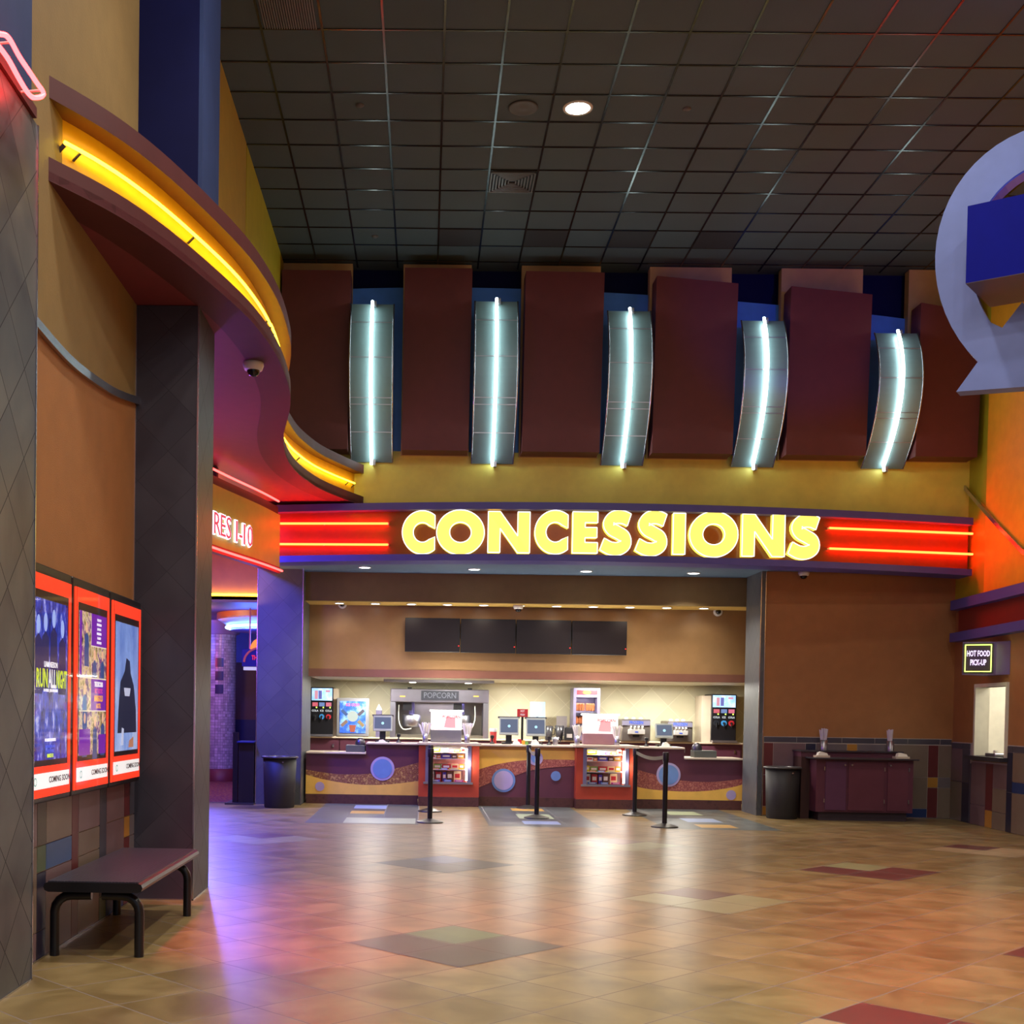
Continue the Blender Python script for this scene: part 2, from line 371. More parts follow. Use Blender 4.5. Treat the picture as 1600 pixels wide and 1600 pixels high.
cm = MB(); cm.add([(-9, 19.6, .012), (-2.72, 19.6, .012), (-2.72, 26.8, .012), (-9, 26.8, .012)], [(0, 1, 2, 3)], 0); cm.box(-9, -2.72, 19.58, 19.6, 0, .014, 1)
tagp(cm.build('carpet', [speckle('hall_carpet', [(60, 30, 50), (150, 70, 40), (90, 50, 90), (180, 120, 50), (70, 60, 110)], 22, .95, .1), M_chrome]), 'multicoloured speckled carpet of the theatre hallway', kind='structure')
struct('floor_hall_back', MB().add([(-9, 24, -.002), (8.6, 24, -.002), (8.6, 28, -.002), (-9, 28, -.002)], [(0, 1, 2, 3)]), M_dark)

# ceiling with lay-in tiles and metal bars
GX, GY, T = -.5142, 12.1257, .6096
struct('ceiling', B(-2.6, 9.5, -4, 18.9, CEIL, CEIL + .1), M_ceil)
gr = MB()
for k in range(-3, 16):
    x = GX + T * k
    gr.box(x - .012, x + .012, -4, 18.5, CEIL - .008, CEIL + .002)
for k in range(-26, 11):
    y = GY + T * k
    gr.box(-2.3, 8.4, y - .012, y + .012, CEIL - .0078, CEIL + .002)
struct('ceiling_grid', gr, M_grid)

# left wall: lower bay behind the bench, with curved chrome trim line between two wall coverings
arc = [(-2.298, 6.0, 3.86), (-2.298, 6.5, 3.78), (-2.298, 7.0, 3.73), (-2.298, 7.7, 3.71), (-2.298, 8.5, 3.77), (-2.298, 9.0, 3.84), (-2.298, 9.6, 3.95)]
arc = spline(arc, 5)
wl = MB()
wl.add([(-2.3, -4, 0), (-2.3, 6.0, 0), (-2.3, 6.0, 8.4), (-2.3, -4, 8.4)], [(0, 1, 2, 3)], 1)
n = len(arc)
wl.add([(-2.3, p.y, 0) for p in arc] + [(-2.3, p.y, p.z) for p in arc] + [(-2.3, p.y, CEIL + .05) for p in arc],
       [(i, i + 1, n + i + 1, n + i) for i in range(n - 1)], 1)
wl.add([(-2.3, p.y, p.z) for p in arc] + [(-2.3, p.y, CEIL + .05) for p in arc], [(i, i + 1, n + i + 1, n + i) for i in range(n - 1)], 0)
struct('wall_left', wl, [M_tan, M_orange_brown])
struct('trim_1', MB().strip([p + Vector((0, 0, .028)) for p in arc], [p - Vector((0, 0, .028)) for p in arc], (.03, 0, 0)), M_chrome)
# tiled dado of the bench wall
TC = {k: mat('tile_' + k, v, .35) for k, v in dict(taupe=(120, 104, 92), mauve=(116, 92, 96), maroon=(100, 44, 46), navy=(40, 40, 62), green=(78, 96, 66), blue=(60, 90, 140), slate=(72, 70, 82), olive=(74, 66, 52), orange=(176, 124, 52), grey=(110, 100, 104), dark=(52, 44, 50), dblue=(36, 56, 106)).items()}
TK = list(TC); TM = [TC[k] for k in TK] + [mat('grout', (176, 166, 160), .8)]
def tiles(mb, P, cols, th=.012, g=.004):
    """cols: (u0,u1,[(z0,z1,colour)]) ; P(u,z,depth) -> point"""
    for u0, u1, rows in cols:
        for z0, z1, c in rows:
            a = [P(u0 + g, z0 + g, 0), P(u1 - g, z0 + g, 0), P(u1 - g, z1 - g, 0), P(u0 + g, z1 - g, 0)]; b = [P(u0 + g, z0 + g, th), P(u1 - g, z0 + g, th), P(u1 - g, z1 - g, th), P(u0 + g, z1 - g, th)]
            mb.add(a + b, [(4, 5, 6, 7), (0, 1, 5, 4), (1, 2, 6, 5), (2, 3, 7, 6), (3, 0, 4, 7)], TK.index(c))
PL = lambda u, z, d: Vector((-2.29 + d, u, z))
dl = MB(); G_ = len(TK)
dl.box(-2.3, -2.288, 6.6, 9.5, 0, 1.15, G_)
tiles(dl, PL, [(6.6, 7.06, [(0, .17, 'mauve'), (.17, .68, 'taupe'), (.68, 1.15, 'mauve')]),
    (7.06, 7.23, [(0, .17, 'navy'), (.17, .52, 'navy'), (.52, .68, 'green'), (.68, 1.15, 'olive')]),
    (7.23, 7.76, [(0, .52, 'mauve'), (.52, .68, 'blue'), (.68, 1.15, 'taupe')]),
    (7.76, 7.91, [(0, 1.15, 'maroon')]),
    (7.91, 8.43, [(0, .52, 'taupe'), (.52, .68, 'taupe'), (.68, 1.15, 'mauve')]),
    (8.43, 8.61, [(0, .17, 'green'), (.17, 1.15, 'slate')]),
    (8.61, 9.12, [(0, .17, 'dblue'), (.17, .68, 'mauve'), (.68, 1.15, 'mauve')]),
    (9.12, 9.29, [(0, .52, 'maroon'), (.52, .68, 'orange'), (.68, 1.15, 'maroon')]),
    (9.29, 9.5, [(0, .17, 'dblue'), (.17, .52, 'grey'), (.52, .68, 'grey'), (.68, 1.15, 'slate')])])
struct('wall_left_tiles', dl, TM)
struct('baseboard_left', B(-2.29, -2.265, 6.58, 9.45, 0, .012), M_chrome)
# upper left wall beyond the canopy
struct('wall_left_upper', B(-2.5, -2.24, 10.1, 14.55, 4.7, CEIL + .05), mat('gold_brown_paint', (186, 154, 60), .5))
struct('wall_left_upper_far', B(-2.5, -2.24, 14.59, 18.7, 4.7, CEIL + .05), mat('olive_yellow_paint', (188, 172, 36), .5))
struct('wall_left_seam', B(-2.5, -2.262, 14.54, 14.6, 4.7, CEIL), M_dark)
# pillars
def pillar(name, lab, x0, x1, y0, y1, z1, m, trimx=None, capm=None):
    t = thing(name, lab, 'pillar', ((x0 + x1) / 2, (y0 + y1) / 2, 0))
    B(x0, x1, y0, y1, 0, z1).build('shaft', m, t)
    for x in (x0, x1): B(x - .006, x + .006, y0 - .006, y0 + .006, 0, z1).build('edge_trim', M_chrome, t)
    B(x0 - .004, x1 + .006, y0 - .006, y0, 0, .01).box(x1, x1 + .006, y0 - .006, y1, 0, .01).build('base_trim', M_chrome, t)
    if trimx: B(x1 - .006, x1 + .006, y1 - .006, y1 + .006, 0, z1).build('edge_trim', M_chrome, t)
    return t
pA = pillar('slate_pillar', 'nearest dark slate pillar at the left edge, topped by pink neon', -3.2, -2.148, 5.2, 6.57, 4.66, M_slate, True)
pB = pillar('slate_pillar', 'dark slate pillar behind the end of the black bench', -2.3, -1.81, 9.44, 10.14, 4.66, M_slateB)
pC = pillar('slate_pillar', 'slate pillar at the left end of the snack counter, behind a black bin', -2.71, -1.98, 19.35, 20.9, 3.9, M_slateC)
pD = pillar('slate_pillar', 'slate pillar at the right end of the snack counter', 5.2, 5.27, 18.76, 19.62, 3.9, M_slateC)
struct('wall_left_column', B(-2.35, -1.83, 9.44, 10.2, 5.0, CEIL + .02), [M_navy])
for o in [struct('wall_left_column_side', B(-1.83, -1.80, 9.445, 10.2, 5.0, CEIL + .02), mat('dusty_blue_paint', (44, 60, 106), .55, spec=.3))]: pass
struct('wall_left_near', B(-3.3, -2.16, 4.6, 6.5, 4.5, CEIL + .02), mat('dusty_blue_paint', (44, 60, 106), .55, spec=.3))

# back wall above the concessions fascia
struct('wall_back', B(-2.5, 8.5, 18.62, 18.8, 3.9, CEIL + .05), M_navy)
struct('wall_back_lower', B(-2.3, 8.25, 18.40, 18.62, 4.4, 5.5), M_yellow)
top = spline([(-2.4, 0, 7.9), (-.86, 0, 7.98), (.97, 0, 8.0), (2.92, 0, 7.94), (4.9, 0, 7.82), (6.9, 0, 7.64), (8.3, 0, 7.45)], 5)
struct('wall_back_arch', MB().strip([(p.x, 18.46, p.z) for p in top], [(p.x, 18.46, 5.2) for p in top], (0, .16, 0)), M_blue)
boxes = [(-2.24, -1.19, 8.05, 8.05), (-.42, .61, 8.10, 8.10), (1.37, 2.56, 8.07, 8.06), (3.30, 4.53, 8.02, 7.92), (5.28, 6.50, 7.89, 7.78), (7.19, 8.14, 7.67, 7.52)]
names = ['leftmost', 'second from left', 'third from left', 'fourth from left', 'fifth from left', 'rightmost']
for (x0, x1, za, zb), nm in zip(boxes, names):
    t = thing('wall_panel', nm + ' tall burgundy box panel high on the back wall above the snack counter sign', 'wall panel', ((x0 + x1) / 2, 18.3, 5.42), group='burgundy panels between the wall lights')
    B(x0, x1, 18.34, 18.5, 5.43, CEIL - .01).build('upper_panel', mat('tan_panel_paint', (198, 162, 110), .55), t)
    mb = MB(); a = [(x0 + .02, 17.98, 5.43), (x1 - .02, 17.98, 5.43), (x1, 17.93, zb), (x0 + .03, 17.93, za)]
    mb.prism(a, (0, .36, 0)); mb.build('front_panel', M_burg2, t)

# curved steel wall lights
def sconce(x, ztop, zbot, lab):
    t = thing('wall_light', lab, 'wall light', (x, 18.4, zbot), group='curved steel wall lights above the sign')
    n = 24; pr = []
    for i in range(n + 1):
        s = i / n; z = zbot + (ztop - zbot) * s
        y = 18.36 - .42 * s - 1.75 * s * (1 - s)   # bows out towards the room
        pr.append((y, z))
    w_ = .315
    a = [Vector((x - w_, y, z)) for y, z in pr]; b = [Vector((x + w_, y, z)) for y, z in pr]
    MB().strip(a, b, (0, .02, 0)).build('metal_sheet', mat('satin_steel_sheet', (120, 146, 150), .42, .25, var=.04, scale=2), t)
    for q in (-w_, w_): MB().tube([(x + q, y - .004, z) for y, z in pr], .012, 6).build('edge_trim', M_chrome, t)
    for s in (.17, .33, .37, .62, .86):
        y = 18.36 - .42 * s - 1.75 * s * (1 - s); z = zbot + (ztop - zbot) * s; B(x - w_ + .01, x + w_ - .01, y - .006, y, z - .006, z + .006).build('seam', M_steel, t)
    tb = MB(); tb.tube([(x, y - .07, z + .02) for y, z in pr], .021, 8)
    tb.tube([(x, pr[0][0] - .07, pr[0][1] + .02), (x, pr[0][0] - .09, pr[0][1] - .05)], .021, 8)
    tb.build('neon_tube', N_white, t)
    for y, z in (pr[0], pr[-1]): B(x + .02, x + .06, y - .09, y + .01, z - .06, z + .02).build('tube_clip', M_steel, t)
for x, zt, nm in zip((-.86, .97, 2.93, 4.9, 6.86), (7.56, 7.62, 7.5, 7.38, 7.22), ['leftmost', 'second from the left', 'middle', 'second from the right', 'rightmost']):
    sconce(x, zt, 5.32, nm + ' of the five bowed steel wall lights with a white tube')

# right-hand walls
struct('wall_back_right', B(5.275, 8.3, 18.78, 18.95, 0, 3.95), M_orange_brown)
WR = [(8.22, 18.8), (8.04, 16.1), (7.92, 14.0), (7.9, -4.0)]
def wallprism(z0, z1, off=0., th=.15, a=0, pts=WR):
    mb = MB(); p = [Vector((x - off, y, z0)) for x, y in pts]; q = [Vector((x - off, y, z1)) for x, y in pts]
    return mb.strip(p, q, (th, 0, 0))
def PRw(y):   # x of the right wall at depth y
    for (xa, ya), (xb, yb) in zip(WR, WR[1:]):
        if yb <= y <= ya: return xb + (xa - xb) * (y - yb) / (ya - yb)
    return 7.9
# lower right wall pieces around the pick-up opening
wy0, wy1 = 16.78, 17.85
def seg(y0, y1, z0, z1, off=0., th=.15): return MB().strip([(PRw(y0) - off, y0, z0), (PRw(y1) - off, y1, z0)], [(PRw(y0) - off, y0, z1), (PRw(y1) - off, y1, z1)], (th, 0, 0))
wz0, wz1 = 1.02, 2.02
wr = MB()
for (a, b, c, d) in ((wy1, 18.8, 0, 3.2), (16.1, wy0, 0, 3.2), (14.0, 16.1, 0, 3.2), (-4, 14.0, 0, 3.2), (wy0, wy1, 0, wz0), (wy0, wy1, wz1, 3.2)):
    s_ = seg(a, b, c, d); wr.add(s_.v, s_.f)
struct('wall_right', wr, M_orange_brown)
UR = [(8.2, 18.8), (8.2, -4)]
struct('wall_right_upper', MB().box(8.16, 8.4, -4, 17.75, atY(1490, 945, 18.5).z, CEIL + .05), M_gold)
struct('wall_right_upper_far', MB().box(8.2, 8.4, 17.75, 18.8, atY(1490, 945, 18.5).z, CEIL + .05), mat('lime_shaded_wall', (170, 160, 30), .5))  # shaded end of the same wall, the shade put into the lime colour
# chrome trim sweeping down the right wall
tr = [onplane(x, y, Vector((8.15, 0, 0)), Vector((1, 0, 0))) for x, y in ((1503, 755), (1530, 786), (1560, 820), (1600, 862))]
tr += [Vector((8.15, tr[-1].y - 1.5, tr[-1].z - .45))]
struct('trim_2', MB().strip([p + Vector((0, 0, .035)) for p in tr], [p - Vector((0, 0, .035)) for p in tr], (-.03, 0, 0)), M_chrome)
# purple and red bands of the right wall
def band(name, z0, z1, off, m):
    pts = [(8.22 - off, 18.62), (8.04 - off, 16.1), (7.92 - off, 14.0), (7.9 - off, -4)]
    return struct(name, MB().strip([Vector((x, y, z0)) for x, y in pts], [Vector((x, y, z1)) for x, y in pts], (off + .3, 0, 0)), m)
zc = lambda y_: atY(1490, y_, 18.5).z
band('trim_3', zc(953), zc(938), .16, M_purple); band('trim_4', zc(1003), zc(989), .16, M_purple)
band('wall_right_band', zc(989), zc(953), .03, mat('deep_red_paint', (130, 34, 32), .4))
# dado tiles, back right
PB = lambda u, z, d: Vector((u, 18.775 - d, z))
db = MB(); db.box(5.29, 8.2, 18.77, 18.785, 0, 1.24, G_)
for a, b in ((5.29, 5.80), (5.80, 6.50), (6.50, 7.01), (7.01, 7.52), (7.52, 8.02), (8.02, 8.2)): tiles(db, PB, [(a, b, [(1.15, 1.235, 'slate')])])
tiles(db, PB, [(5.29, 5.44, [(0, .15, 'orange'), (.15, .64, 'maroon'), (.64, 1.14, 'maroon')]), (5.44, 5.94, [(0, .64, 'taupe'), (.64, 1.14, 'mauve')]), (5.94, 6.1, [(0, .9, 'slate'), (.9, 1.14, 'navy')]),
    (6.1, 6.58, [(0, .64, 'taupe'), (.64, 1.14, 'grey')]), (6.58, 6.74, [(0, .64, 'maroon'), (.64, .97, 'maroon'), (.97, 1.14, 'orange')]), (6.74, 7.24, [(0, .64, 'taupe'), (.64, .97, 'grey'), (.97, 1.14, 'grey')]),
    (7.24, 7.84, [(0, .15, 'dblue'), (.15, .64, 'taupe'), (.64, 1.14, 'taupe')]), (7.84, 8.0, [(0, .48, 'maroon'), (.48, .64, 'orange'), (.64, 1.14, 'maroon')]), (8.0, 8.2, [(0, .48, 'taupe'), (.48, .64, 'grey'), (.64, 1.14, 'taupe')])])
struct('wall_back_tiles', db, TM)
struct('baseboard_back', B(5.29, 8.2, 18.75, 18.77, 0, .015), M_chrome)
PRt = lambda u, z, d: Vector((PRw(u) - .012 - d, u, z))
dr = MB(); s_ = seg(14.0, wy0 - .1, 0, 1.2, .012, .012); dr.add(s_.v, s_.f, G_); s_ = seg(wy0 - .1, wy1 + .1, 0, .94, .012, .012); dr.add(s_.v, s_.f, G_); s_ = seg(wy1 + .1, 18.75, 0, 1.2, .012, .012); dr.add(s_.v, s_.f, G_)
tiles(dr, PRt, [(18.3, 18.75, [(0, .6, 'taupe'), (.6, 1.1, 'mauve'), (1.1, 1.19, 'slate')]), (18.02, 18.3, [(0, .6, 'navy'), (.6, 1.1, 'slate'), (1.1, 1.19, 'slate')]), (17.95, 18.02, [(0, .9, 'slate')]),
    (17.4, 17.95, [(0, .3, 'mauve'), (.3, .92, 'mauve')]), (17.15, 17.4, [(0, .25, 'orange'), (.25, .92, 'maroon')]), (16.68, 17.15, [(0, .25, 'taupe'), (.25, .58, 'taupe'), (.58, .92, 'mauve')]),
    (16.5, 16.68, [(0, .55, 'navy'), (.55, 1.1, 'navy'), (1.1, 1.19, 'slate')]), (15.7, 16.5, [(0, .55, 'taupe'), (.55, .7, 'dblue'), (.7, 1.1, 'taupe'), (1.1, 1.19, 'slate')]), (14.0, 15.7, [(0, .55, 'mauve'), (.55, 1.1, 'taupe'), (1.1, 1.19, 'slate')])])
struct('wall_right_tiles', dr, TM)
# room seen through the pick-up window
struct('wall_pickup_room', MB().add([(8.2, 16.6, 0), (9.8, 16.6, 0), (9.8, 19.3, 0), (8.4, 19.3, 0), (8.2, 16.6, 3), (9.8, 16.6, 3), (9.8, 19.3, 3), (8.4, 19.3, 3)], [(1, 2, 6, 5), (2, 3, 7, 6), (4, 5, 6, 7), (0, 1, 5, 4)]), mat('white_wall_paint', (225, 222, 205), .6))
light('pickup_lamp', 'AREA', (9.1, 18.0, 2.9), 40, (1, .96, .85), .6)
light('pickup_lamp', 'POINT', (8.75, 17.0, 2.3), 14, (1, .96, .85), .2)
wf = MB()
for (a, b, c, d) in ((wy0 - .05, wy0, wz0, wz1 + .05), (wy1, wy1 + .05, wz0, wz1 + .05), (wy0, wy1, wz1, wz1 + .05)):
    s_ = seg(a, b, c, d, .03, .2); wf.add(s_.v, s_.f)
s_ = seg(wy1 - .014, wy1 - .002, wz0, wz1, .032, .21); wf.add(s_.v, s_.f)
wo = struct('window_1', wf, mat('white_wall_paint', (225, 222, 205), .6))
s_ = seg(wy0 - .12, wy1 + .1, wz0 - .06, wz0, .14, .3); s_.build('window_sill', M_dsteel, wo)

# ceiling over the counter, bulkhead and menu wall
ZS, ZB, ZP = 3.80, 3.335, 2.12
struct('ceiling_soffit', MB().prism([(x, 17.98 + .0125 * (x - 3.2) ** 2, ZS) for x in [-2.6 + 10.75 * i / 20 for i in range(21)]] + [(8.2, 19.75, ZS), (-2.7, 19.75, ZS)], (0, 0, .12)), M_bluegrey)
struct('wall_bulkhead', B(-1.98, 5.25, 19.7, 19.8, ZB, ZS + .05), M_tan)
struct('ceiling_bulkhead', B(-1.98, 6.2, 19.8, 20.45, ZB, ZB + .04), mat('warm_yellow_paint', (214, 178, 96), .5))
struct('wall_menu', B(-1.98, 6.2, 20.45, 20.6, ZP, ZB + .02), mat('tan_gloss_paint', (150, 116, 76), .35, bump=.05))
struct('wall_menu_trim', B(-1.98, 6.2, 20.44, 20.46, ZP, ZP + .13), mat('rose_brown_paint', (122, 80, 66), .4))
struct('ceiling_counter', B(-1.98, 7.2, 20.45, 23.1, ZP, ZP + .04), mat('cream_paint', (214, 206, 176), .5))
struct('wall_back_counter', B(-2.6, 7.2, 23.0, 23.15, 0, 3.9), M_creamtile)
struct('wall_counter_left', B(-2.75, -2.6, 20.9, 23.1, 0, 3.9), M_tan)
struct('wall_counter_right', B(7.0, 7.2, 19.0, 23.1, 0, 3.9), M_tan)

# ------------------------------------------------------------------ CONCESSIONS sign
FX0, FX1 = -2.62, 8.13
def fy(x): return 17.93 + .0125 * (x - 3.2) ** 2      # front of the sign board, bowed towards the room
def dz(x): return -.0023 * (x - 1.6) ** 2
sx_ = [FX0 + (FX1 - FX0) * i / 40 for i in range(41)]
zt, zb_ = 4.65, 3.79
sg = thing('concessions_sign', 'long bowed CONCESSIONS sign with purple rails above the snack counter', 'sign', (2.7, 18.3, 3.79))
def rail(z0, z1, off, m, name, x0=None, back=.45):
    xs = sx_; a = [Vector((x, fy(x) - off, z0 + dz(x))) for x in xs]; b = [Vector((x, fy(x) - off, z1 + dz(x))) for x in xs]
    d = [Vector((0, back, 0))] * len(xs)
    return MB().strip(a, b, d).build(name, m, sg)
rail(zt - .105, zt, .16, M_purple, 'top_rail'); rail(zb_, zb_ + .095, .16, M_purple, 'bottom_rail')
rail(zb_ + .05, zt - .05, 0, mat('sign_board_paint', (108, 54, 22), .22), 'sign_board')
for x0, x1, y0, y1 in ((407, 606, 818, 818), (405, 606, 850, 851), (1296, 1520, 825, 834), (1296, 1520, 857, 866)):
    pts = []
    for i in range(9):
        px = x0 + (x1 - x0) * i / 8; py = y0 + (y1 - y0) * i / 8; p = atY(px, py, 18.0); p = atY(px, py, fy(p.x) - .07); pts.append(p)
    mb = MB().tube(pts, .017, 8); tb = mb.build('neon_tube', N_ora, sg)
    for p in (pts[0], pts[4], pts[-1]): B(p.x - .01, p.x + .01, p.y, p.y + .08, p.z - .012, p.z + .012).build('tube_clip', M_white, tb)
# letters: heavy geometric capitals cut from rings and bars; (kind, left px, right px)
def poly_arc(cx, cz, r, a0, a1, n=20): return [(cx + r * math.cos(math.radians(a0 + (a1 - a0) * i / n)), cz + r * math.sin(math.radians(a0 + (a1 - a0) * i / n))) for i in range(n + 1)]
def stroke(pts, wdt):
    L_, R_ = [], []
    for i, p in enumerate(pts):
        a = pts[max(i - 1, 0)]; b = pts[min(i + 1, len(pts) - 1)]; t = Vector((b[0] - a[0], b[1] - a[1])).normalized(); nn = Vector((-t.y, t.x)) * wdt / 2
        L_.append((p[0] + nn.x, p[1] + nn.y)); R_.append((p[0] - nn.x, p[1] - nn.y))
    return L_, R_
LSH = {}
def ring_outline(a0, a1):
    o = poly_arc(.5, .5, .52, a0, a1, 40); i = poly_arc(.5, .5, .235, a0, a1, 40); return o, i
def letter_shape(ch, asp):
    """list of (outer polyline, inner polyline) bands in unit square"""
    if ch == 'O': return [ring_outline(0, 360)]
    if ch == 'C':
        o = poly_arc(.62, .5, .52, 52, 308, 36); i = poly_arc(.62, .5, .235, 40, 320, 36)
        o = [(.94, .91)] + o[1:-1] + [(.94, .09)]; i = [(.94, .60)] + i[1:-1] + [(.94, .40)]
        return [(o, i)]
    if ch == 'I': return [([(0, 0), (0, 1)], [(1, 0), (1, 1)])]
    if ch == 'E': return [([(0, 0), (0, 1)], [(.5, 0), (.5, 1)]), ([(.5, .74), (.5, 1)], [(1, .74), (1, 1)]), ([(.5, .375), (.5, .625)], [(.97, .375), (.97, .625)]), ([(.5, 0), (.5, .26)], [(1, 0), (1, .26)])]
    if ch == 'N': return [([(0, 0), (0, 1)], [(.29, 0), (.29, 1)]), ([(.71, 0), (.71, 1)], [(1, 0), (1, 1)]), ([(0, 1), (.29, 1)], [(.71, 0), (1, 0)])]
    if ch == 'S':
        c = spline([(.86, .80, 0), (.66, .865, 0), (.42, .85, 0), (.28, .72, 0), (.36, .59, 0), (.56, .50, 0), (.74, .40, 0), (.76, .24, 0), (.58, .135, 0), (.34, .14, 0), (.10, .24, 0)], 5)
        return [stroke([(p.x, p.y) for p in c], .30)]
LET = [('C', 628, 680, 799.5, 864), ('O', 683, 756, 798.5, 865), ('N', 762, 828.5, 800, 863), ('C', 835, 888, 799, 864), ('E', 894, 934.5, 800, 864), ('S', 938, 988, 799, 866), ('S', 993, 1044, 799.5, 867), ('I', 1051, 1071.5, 802, 866), ('O', 1078, 1152.5, 801, 869), ('N', 1159, 1227, 804, 869), ('S', 1232, 1282.5, 805, 872)]
N_face = emit('sign_letter_face', (1.0, .84, .13), 1.3, (250, 230, 90)); N_rim = emit('sign_letter_rim', (1.0, 1.0, .9), 1.6, (240, 240, 230))
for ch, xl, xr, yt, yb in LET:
    pl = atY(xl, yb, 17.8); prr = atY(xr, yt, 17.8); xm = (pl.x + prr.x) / 2; y0 = fy(xm) - .13
    pl = atY(xl, yb, y0); prr = atY(xr, yt, y0); W, Hh = prr.x - pl.x, prr.z - pl.z
    asp = 1
    def mp(q, grow, y, ch=ch):
        return Vector((pl.x + q[0] * W, y, pl.z + q[1] * Hh))
    # rim: letter body set behind, face inset in front
    bands = letter_shape(ch, asp)
    if ch == 'C': fx = lambda q: (q[0] / .94 * 1.0 if q[0] > 0 else q[0], q[1])
    else: fx = lambda q: q
    body = MB(); face = MB()
    cxm, czm = pl.x + W / 2, pl.z + Hh / 2
    for o_, i_ in bands:
        if ch == 'C': o_ = [((q[0] - .10) / .84, q[1]) for q in o_]; i_ = [((q[0] - .10) / .84, q[1]) for q in i_]
        if ch == 'S': o_ = [((q[0] - .06) / .88, q[1]) for q in o_]; i_ = [((q[0] - .06) / .88, q[1]) for q in i_]
        A = [mp(q, 0, y0) for q in o_]; Bq = [mp(q, 0, y0) for q in i_]
        body.strip(A, Bq, (0, .12, 0))
        # rim lines: thin bright tubes along the outline
        if ch in 'OCS':
            lo = A if ch == 'O' else A + Bq[::-1] + [A[0]]
            face.tube([p - Vector((0, .004, 0)) for p in lo], .007, 5)
            if ch == 'O': face.tube([p - Vector((0, .004, 0)) for p in Bq], .007, 5)
    if ch not in 'OCS':
        pts = {'I': [(0, 0), (0, 1), (1, 1), (1, 0)], 'E': [(0, 0), (0, 1), (1, 1), (1, .74), (.5, .74), (.5, .625), (.97, .625), (.97, .375), (.5, .375), (.5, .26), (1, .26), (1, 0)],
               'N': [(0, 0), (0, 1), (.29, 1), (.71, .52 - .1), (.71, 1), (1, 1), (1, 0), (.71, 0), (.29, .58), (.29, 0)]}[ch]
        if ch == 'N': pts = [(0, 0), (0, 1), (.29, 1), (.71, .41), (.71, 1), (1, 1), (1, 0), (.71, 0), (.29, .59), (.29, 0)]
        A = [mp(q, 0, y0) - Vector((0, .004, 0)) for q in pts]
        for a, b in zip(A, A[1:] + A[:1]): face.tube([a, b], .007, 5)
    lo = body.build('letter', N_face, sg); face.build('letter_rim', N_rim, lo)

# ------------------------------------------------------------------ curved canopy on the left
OUT = [(-2.3, 7.24), (-2.07, 7.63), (-1.89, 8.05), (-1.71, 8.64), (-1.5, 9.52), (-1.40, 10.2), (-1.355, 10.92), (-1.37, 11.77), (-1.42, 12.35), (-1.52, 13.0), (-1.63, 13.6), (-1.71, 14.2), (-1.76, 14.9), (-1.75, 15.6), (-1.69, 16.2), (-1.53, 17.0), (-1.28, 17.7), (-.98, 18.38)]
SP = [(p.x, p.y) for p in spline([(x, y, 0) for x, y in OUT], 4)]
def offs(pts, d):
    out = []
    for i, p in enumerate(pts):
        a = pts[max(i - 1, 0)]; b = pts[min(i + 1, len(pts) - 1)]; t = Vector((b[0] - a[0], b[1] - a[1])).normalized(); out.append((p[0] - t.y * d, p[1] + t.x * d))
    return out
IN = offs(SP, .14); INN = offs(SP, .30)
cp = thing('curved_canopy', 'S-curved burgundy canopy with a yellow neon cove along the left wall', 'canopy', (-1.9, 12.8, 4.66))
def ribbon(lst_a, lst_b, z0, z1, name, m):
    a = [Vector((x, y, z0)) for x, y in lst_a]; b = [Vector((x, y, z1)) for x, y in lst_a]; d = [Vector((q[0] - p[0], q[1] - p[1], 0)) for p, q in zip(lst_a, lst_b)]
    return MB().strip(a, b, d).build(name, m, cp)
ribbon(SP, INN, 4.66, 4.80, 'lower_band', M_burg)
ribbon(IN, INN, 4.80, 5.15, 'cove_back', mat('cove_yellow_paint', (214, 160, 30), .45))
ribbon(SP, INN, 5.15, 5.28, 'upper_band', M_burg)
tubep = offs(SP, .085)[2:-1]; q_ = len(tubep) // 3
for k in range(3):
    seg_ = tubep[k * q_:(k + 1) * q_ + 1] if k < 2 else tubep[k * q_:]
    if k == 2: seg_ = seg_
    zz = 4.985 + .012 * (k % 2)
    tb = MB().tube([(x, y, zz) for x, y in seg_], .012, 8).build('neon_tube', N_yel, cp)
    for j in (0, 1, len(seg_) // 2, len(seg_) - 2, len(seg_) - 1):
        x, y = seg_[j]; MB().tube([(x, y, zz - .015), (x - .05, y + .01, zz - .06)], .009 if j else .014, 6).build('tube_clip', M_dsteel, tb)
# canopy underside, continuing as the hallway ceiling
poly = [(x, y) for x, y in SP] + [(-.98, 18.6), (-9, 18.6), (-9, 10.2), (-2.3, 10.2)]
MB().prism([(x, y, 4.665) for x, y in poly], (0, 0, .05)).build('underside', M_soffit, cp)
MB().prism([(x, y, 5.27) for x, y in IN] + [(-2.35, 18.4, 5.27), (-2.35, 7.5, 5.27)], (0, 0, -.02)).build('top_cover', M_burg, cp)

# ================================================================== LEFT SIDE THINGS
# pink neon loop on the head of the near pillar
t = thing('pink_neon_light', 'pink neon loop on top of the nearest slate pillar, upper left corner', 'neon light', (-2.1, 5.8, 4.66))
lp = [(5.0, 5.02), (5.9, 5.02), (6.25, 5.0), (6.45, 4.93), (6.66, 4.84), (6.74, 4.78), (6.72, 4.72), (6.6, 4.70), (6.4, 4.70), (5.0, 4.70)]
pts = []
for px, py in ((-60, 44), (0, 53), (10, 56), (18, 66), (30, 88), (46, 112), (58, 130), (66, 141), (68, 147), (64, 151), (56, 152.5), (50, 151.5), (42, 143), (28, 120), (10, 88), (-20, 50)):
    X = -2.02; p = atX(px, py, X); pts.append(p)
B(-2.9, -2.13, 5.2, 6.5, 4.665, 4.72).build('mounting_ledge', M_burg, t)
tb = MB().tube(spline(pts, 4), .012, 8).build('neon_tube', N_pink, t)
